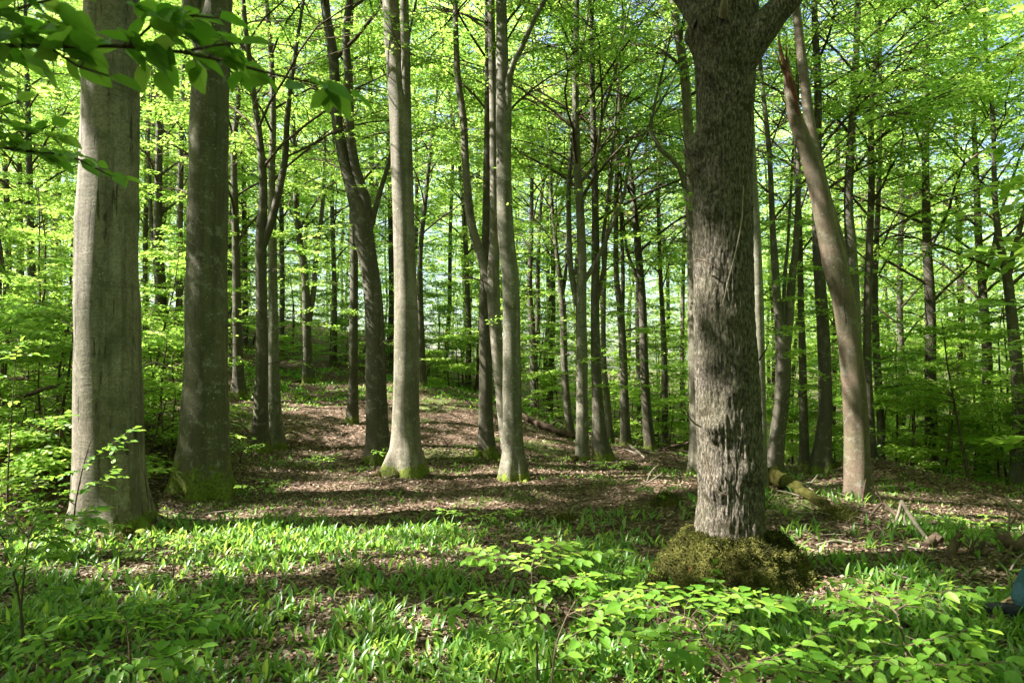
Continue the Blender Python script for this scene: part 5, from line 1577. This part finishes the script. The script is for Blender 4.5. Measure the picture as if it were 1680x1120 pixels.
def hummock(label, px, py, D, rx, h, seed, m_='moss'):
    q = P(px, py, D)
    x0, y0 = q[0], D
    z0 = gz(x0, y0)
    n, k = 22, 48
    s = np.linspace(0, 1, n); th = np.linspace(0, 2 * math.pi, k, endpoint=False)
    cx_, sx_ = np.cos(th)[None], np.sin(th)[None]
    rr = rx * s[:, None] * (1 + .5 * (vnoise(cx_ * 1.5 + seed, sx_ * 1.5, s[:, None] * 2, seed) - .5))
    H = h * (1 - s[:, None] ** 2.2) + (vnoise(cx_ * 3 * s[:, None] + seed, sx_ * 3 * s[:, None], 0 * s[:, None], seed + 1) - .5) * h * .7 * (1 - s[:, None])
    X_, Y_ = x0 + rr * cx_, y0 + rr * sx_ * .8
    V = np.stack([X_, Y_, ground(X_, Y_) + H - .03], -1)
    idx = np.arange(n * k).reshape(n, k); nx = np.roll(idx, -1, 1)
    m = MB()
    m.add(V, np.stack([idx[:-1], idx[1:], nx[1:], nx[:-1]], -1).reshape(-1, 4), 0, True)
    c = int(5000 * rx)
    i, j = rng.integers(0, n - 1, c), rng.integers(0, k, c)
    pos = V[i, j] + rng.normal(0, .01, (c, 3)); pos[:, 2] += .005
    put_leaves(m, pos, np.c_[rng.normal(0, .6, (c, 2)), np.ones(c)], rng.normal(0, 1, (c, 3)), rng.uniform(.015, .035, c), rng.uniform(.008, .014, c), False, 1, np.clip(rng.normal(.6, .25, c), 0, 1))
    o = m.build('moss_hummock', [M[m_], M['moss_blade']], None, np.array([x0, y0, z0]))
    o['label'] = label; o['category'] = 'moss hummock'; o['group'] = 'moss hummocks on the forest floor'


hummock('pale sunlit moss hummock on the litter left of the rough oak', 1092, 838, 7.9, .20, .10, 11)
hummock('flat dark moss hummock on brown litter at centre', 925, 852, 7.5, .24, .07, 12)
hummock('moss hummock half hidden by lily leaves left of the mossy mound', 945, 965, 5.3, .20, .13, 13)
hummock('small mossy lump at the left foot of the mossy mound', 1078, 955, 5.3, .14, .15, 14)
hummock('dark mossy hump lying right of the leaning beech', 1462, 845, 8.6, .42, .10, 15)
hummock('low mossy rise below the end of the mossy log', 1375, 888, 6.9, .25, .08, 16)
hummock('moss lump among lilies at the right foot of the broad beech', 210, 885, 6.6, .16, .12, 17)
hummock('flat yellow moss cushion hidden in the lilies at lower centre', 655, 1035, 3.8, .12, .04, 18)

# ------------------------------------------------------------------ the walker whose leading foot enters at the right edge
def skin_obj(name, nodes, edges, m_, parent, base, sub=2):
    me = bpy.data.meshes.new(name)
    me.from_pydata([tuple(np.array(n[0]) - base) for n in nodes], edges, [])
    o = bpy.data.objects.new(name, me); col.objects.link(o)
    o.modifiers.new('skin', 'SKIN')
    sv = me.skin_vertices[0].data
    for i, n in enumerate(nodes):
        r = n[1]
        sv[i].radius = r if isinstance(r, tuple) else (r, r)
        sv[i].use_root = i == 0
    s = o.modifiers.new('sub', 'SUBSURF'); s.levels = sub; s.render_levels = sub
    me.materials.append(M[m_])
    for p in me.polygons:
        p.use_smooth = True
    o.parent = parent
    return o


def plain_mat(name, c, rough=.8, weave=0.0):
    m, t, b, out = mat(name)
    v = coords(t)
    n = noise(t, v, 60 if weave else 6, 5, .7)
    base = ramp(t, n, [(.3, tuple(x * .7 for x in c)), (.7, tuple(min(1, x * 1.25) for x in c))])
    t.links.new(base, b.inputs['Base Color'])
    b.inputs['Roughness'].default_value = rough
    b.inputs['Specular IOR Level'].default_value = .25
    bump(t, b, math_(t, 'ADD', n, noise(t, v, 9, 3)), .5, .008)
    M[name] = m


plain_mat('denim', (.035, .085, .12), .9, 1)
plain_mat('navy_shoe', (.018, .02, .035), .6, 1)
plain_mat('rubber_sole', (.03, .03, .032), .7)
plain_mat('skin', (.55, .33, .24), .55)
plain_mat('jacket', (.05, .06, .09), .8, 1)
plain_mat('hair', (.07, .04, .025), .6)
plain_mat('red_lace', (.5, .03, .02), .6)


def make_person():
    yb = 4.62
    heel_x = P(1672, 985, yb)[0]
    z0 = gz(heel_x - .1, yb)
    base = np.array([heel_x, yb, z0])
    root = empty('person', base, 'person in blue jeans walking in from the right, only the navy shoe and shin showing', 'person')
    root.rotation_euler = (0, 0, R(-38))
    A = np.array
    an1 = A([heel_x - .02, yb, z0 + .12]); kn1 = an1 + A([.22, .05, .40]); hip = A([heel_x + .48, yb + .10, z0 + .92])
    an2 = A([heel_x + .92, yb + .22, z0 + .16]); kn2 = A([heel_x + .62, yb + .22, z0 + .50])
    pel = hip + A([0, .02, .02]); ch = pel + A([-.02, 0, .34]); nk = ch + A([-.03, 0, .19]); hd = nk + A([-.035, 0, .12])
    sh1, sh2 = ch + A([0, -.19, .12]), ch + A([0, .19, .12])
    el1, el2 = sh1 + A([.12, -.04, -.27]), sh2 + A([-.08, .05, -.28])
    wr1, wr2 = el1 + A([.02, .02, -.25]), el2 + A([-.18, -.02, -.18])
    nodes = [(pel, (.13, .10)), (ch, (.14, .10)), (nk, .062), (hd + A([-.02, 0, .0]), (.105, .09)), (hd + A([-.01, 0, .09]), (.125, .105)),
             (sh1, .055), (el1, .042), (wr1, .028), (sh2, .055), (el2, .042), (wr2, .028),
             (hip + A([-.02, -.09, -.04]), .085), (kn1 + A([0, 0, 0]), .055), (an1 + A([.01, 0, .02]), .036), (hip + A([.02, .09, -.04]), .085), (kn2, .055), (an2, .036),
             (an1 + A([-.10, 0, -.07]), .03), (an2 + A([-.08, 0, -.08]), .03)]
    edges = [(0, 1), (1, 2), (2, 3), (3, 4), (1, 5), (5, 6), (6, 7), (1, 8), (8, 9), (9, 10), (0, 11), (11, 12), (12, 13), (0, 14), (14, 15), (15, 16), (13, 17), (16, 18)]
    for wr in ((7, wr1, 1), (10, wr2, -1)):
        pal = wr[1] + A([-.01, 0, -.07]); nodes.append((pal, (.032, .016))); pi_ = len(nodes) - 1; edges.append((wr[0], pi_))
        for f in range(4):
            k = pal + A([-.028 + .019 * f, 0, -.045]); t2 = k + A([-.006, .008 * wr[2], -.028 - .006 * (f in (1, 2))]); t3 = t2 + A([-.006, .016 * wr[2], -.02])
            nodes += [(k, .009), (t2, .008), (t3, .007)]; b0 = len(nodes) - 3
            edges += [(pi_, b0), (b0, b0 + 1), (b0 + 1, b0 + 2)]
        k = pal + A([-.045, .012 * wr[2], -.005]); nodes += [(k, .010), (k + A([-.012, .01 * wr[2], -.03]), .008)]; b0 = len(nodes) - 2
        edges += [(pi_, b0), (b0, b0 + 1)]
    for e_, r_n in ((A([-.125, 0, .03]), .016), (A([.0, -.10, .04]), .018), (A([.0, .10, .04]), .018), (A([-.10, 0, -.045]), .028)):
        nodes.append((hd + e_, r_n)); edges.append((3, len(nodes) - 1))
    nodes.append((hd + A([-.005, 0, .15]), (.10, .09))); edges.append((4, len(nodes) - 1))
    body = skin_obj('body', nodes, edges, 'skin', root, base)
    # nose and ears are small swellings of the head mesh's own hair-free front
    skin_obj('jacket', [(pel + A([0, 0, -.10]), (.19, .15)), (ch, (.175, .125)), (nk + A([0, 0, -.06]), (.09, .08)), (sh1, .075), (el1, .058), (wr1 + A([0, 0, .03]), .042), (sh2, .075), (el2, .058), (wr2 + A([.01, 0, .02]), .042)],
             [(0, 1), (1, 2), (1, 3), (3, 4), (4, 5), (1, 6), (6, 7), (7, 8)], 'jacket', root, base)
    skin_obj('jeans', [(pel + A([0, 0, .03]), (.16, .125)), (hip + A([-.02, -.09, -.06]), .11), (kn1, .080), (an1 + A([.09, .02, .18]), .072), (an1 + A([.04, .0, .08]), .070), 
                       (hip + A([.02, .09, -.06]), .11), (kn2, .080), (an2 + A([-.10, 0, .12]), .07), (an2 + A([-.02, 0, .03]), .068), (an1 + A([.02, 0, -.05]), .064), (an2 + A([.01, 0, -.04]), .062)],
             [(0, 1), (1, 2), (2, 3), (3, 4), (0, 5), (5, 6), (6, 7), (7, 8), (4, 9), (8, 10)], 'denim', root, base)
    hm = MB()
    nu, nv = 28, 18
    th = np.linspace(0, 2 * math.pi, nu, endpoint=False)[None]; ph = np.linspace(0.02, 1.75, nv)[:, None]
    bx_ = np.cos(th) * np.sin(ph); by_ = np.sin(th) * np.sin(ph); bz_ = np.cos(ph) + 0 * th
    bz_ = np.where(bx_ < -.35, np.maximum(bz_, .42 + .1 * by_), bz_)
    V = np.stack([hd[0] + .012 + .108 * bx_, hd[1] + .088 * by_, hd[2] + .075 + .125 * bz_], -1)
    ix = np.arange(nu * nv).reshape(nv, nu); nx_ = np.roll(ix, -1, 1)
    hm.add(V, np.stack([ix[:-1], ix[1:], nx_[1:], nx_[:-1]], -1).reshape(-1, 4), 0, True)
    hm.build('hair', M['hair'], root, base)
    for sd in (-1, 1):
        me_ = MB()
        c_ = hd + A([-.098, .036 * sd, .055])
        tube(me_, np.array([c_ + A([.012, 0, 0]), c_, c_ + A([-.006, 0, 0])]), [.012, .012, .004], 12, 0, cap=True)
        me_.build('eye', M['navy_shoe'], root, base)
    mm_ = MB()
    c_ = hd + A([-.108, 0, -.012])
    tube(mm_, np.array([c_ + A([.006, -.025, 0]), c_ + A([-.004, 0, 0]), c_ + A([.006, .025, 0])]), [.004, .007, .004], 8, 0)
    mm_.build('mouth', M['redwood'], root, base)
    for an, yaw in ((an1, 0), (an2, 0)):
        s_ = A([0, 0, 0])
        shoe = skin_obj('shoe', [(an + A([.045, 0, -.055]), (.045, .05)), (an + A([-.03, 0, -.05]), (.042, .055)), (an + A([-.12, 0, -.068]), (.045, .04)), (an + A([-.185, 0, -.070]), (.040, .034)), (an + A([.0, 0, .0]), .056), (an + A([-.055, 0, -.015]), .046)],
                        [(0, 1), (1, 2), (2, 3), (1, 4), (4, 5)], 'navy_shoe', root, base)
        ms = MB()
        th = np.linspace(0, 2 * math.pi, 40, endpoint=False)
        ox = -.075 + .155 * np.cos(th); oy = (.043 + .008 * np.cos(th + math.pi)) * np.sin(th)
        for zz in (0,):
            top = np.stack([an[0] + ox, an[1] + oy, an[2] - .090 + 0 * ox], -1); bot = top - A([0, 0, .026])
            V = np.concatenate([top, bot]); i = np.arange(40)
            ms.add(V, np.stack([i, i + 40, (i + 1) % 40 + 40, (i + 1) % 40], -1), 0, True)
            V2 = np.concatenate([bot, [bot.mean(0)], top, [top.mean(0)]])
            ms.add(V2, np.concatenate([np.stack([(i + 1) % 40, i, np.full(40, 40)], -1), np.stack([i + 41, (i + 1) % 40 + 41, np.full(40, 81)], -1)]), 0, False)
        so_ = ms.build('sole', M['rubber_sole'], None, base)
        so_.location = (0, 0, 0)
        so_.parent = shoe
        ml_ = MB()
        for q in range(4):
            x = -.055 - .022 * q
            a = A([[an[0] + x, an[1] - .03, an[2] - .018 - .009 * q], [an[0] + x, an[1], an[2] - .008 - .010 * q], [an[0] + x, an[1] + .03, an[2] - .018 - .009 * q]])
            tube(ml_, a, [.003] * 3, 6, 0)
        lo = ml_.build('lace', M['red_lace'], None, base)
        lo.location = (0, 0, 0)
        lo.parent = shoe


make_person()
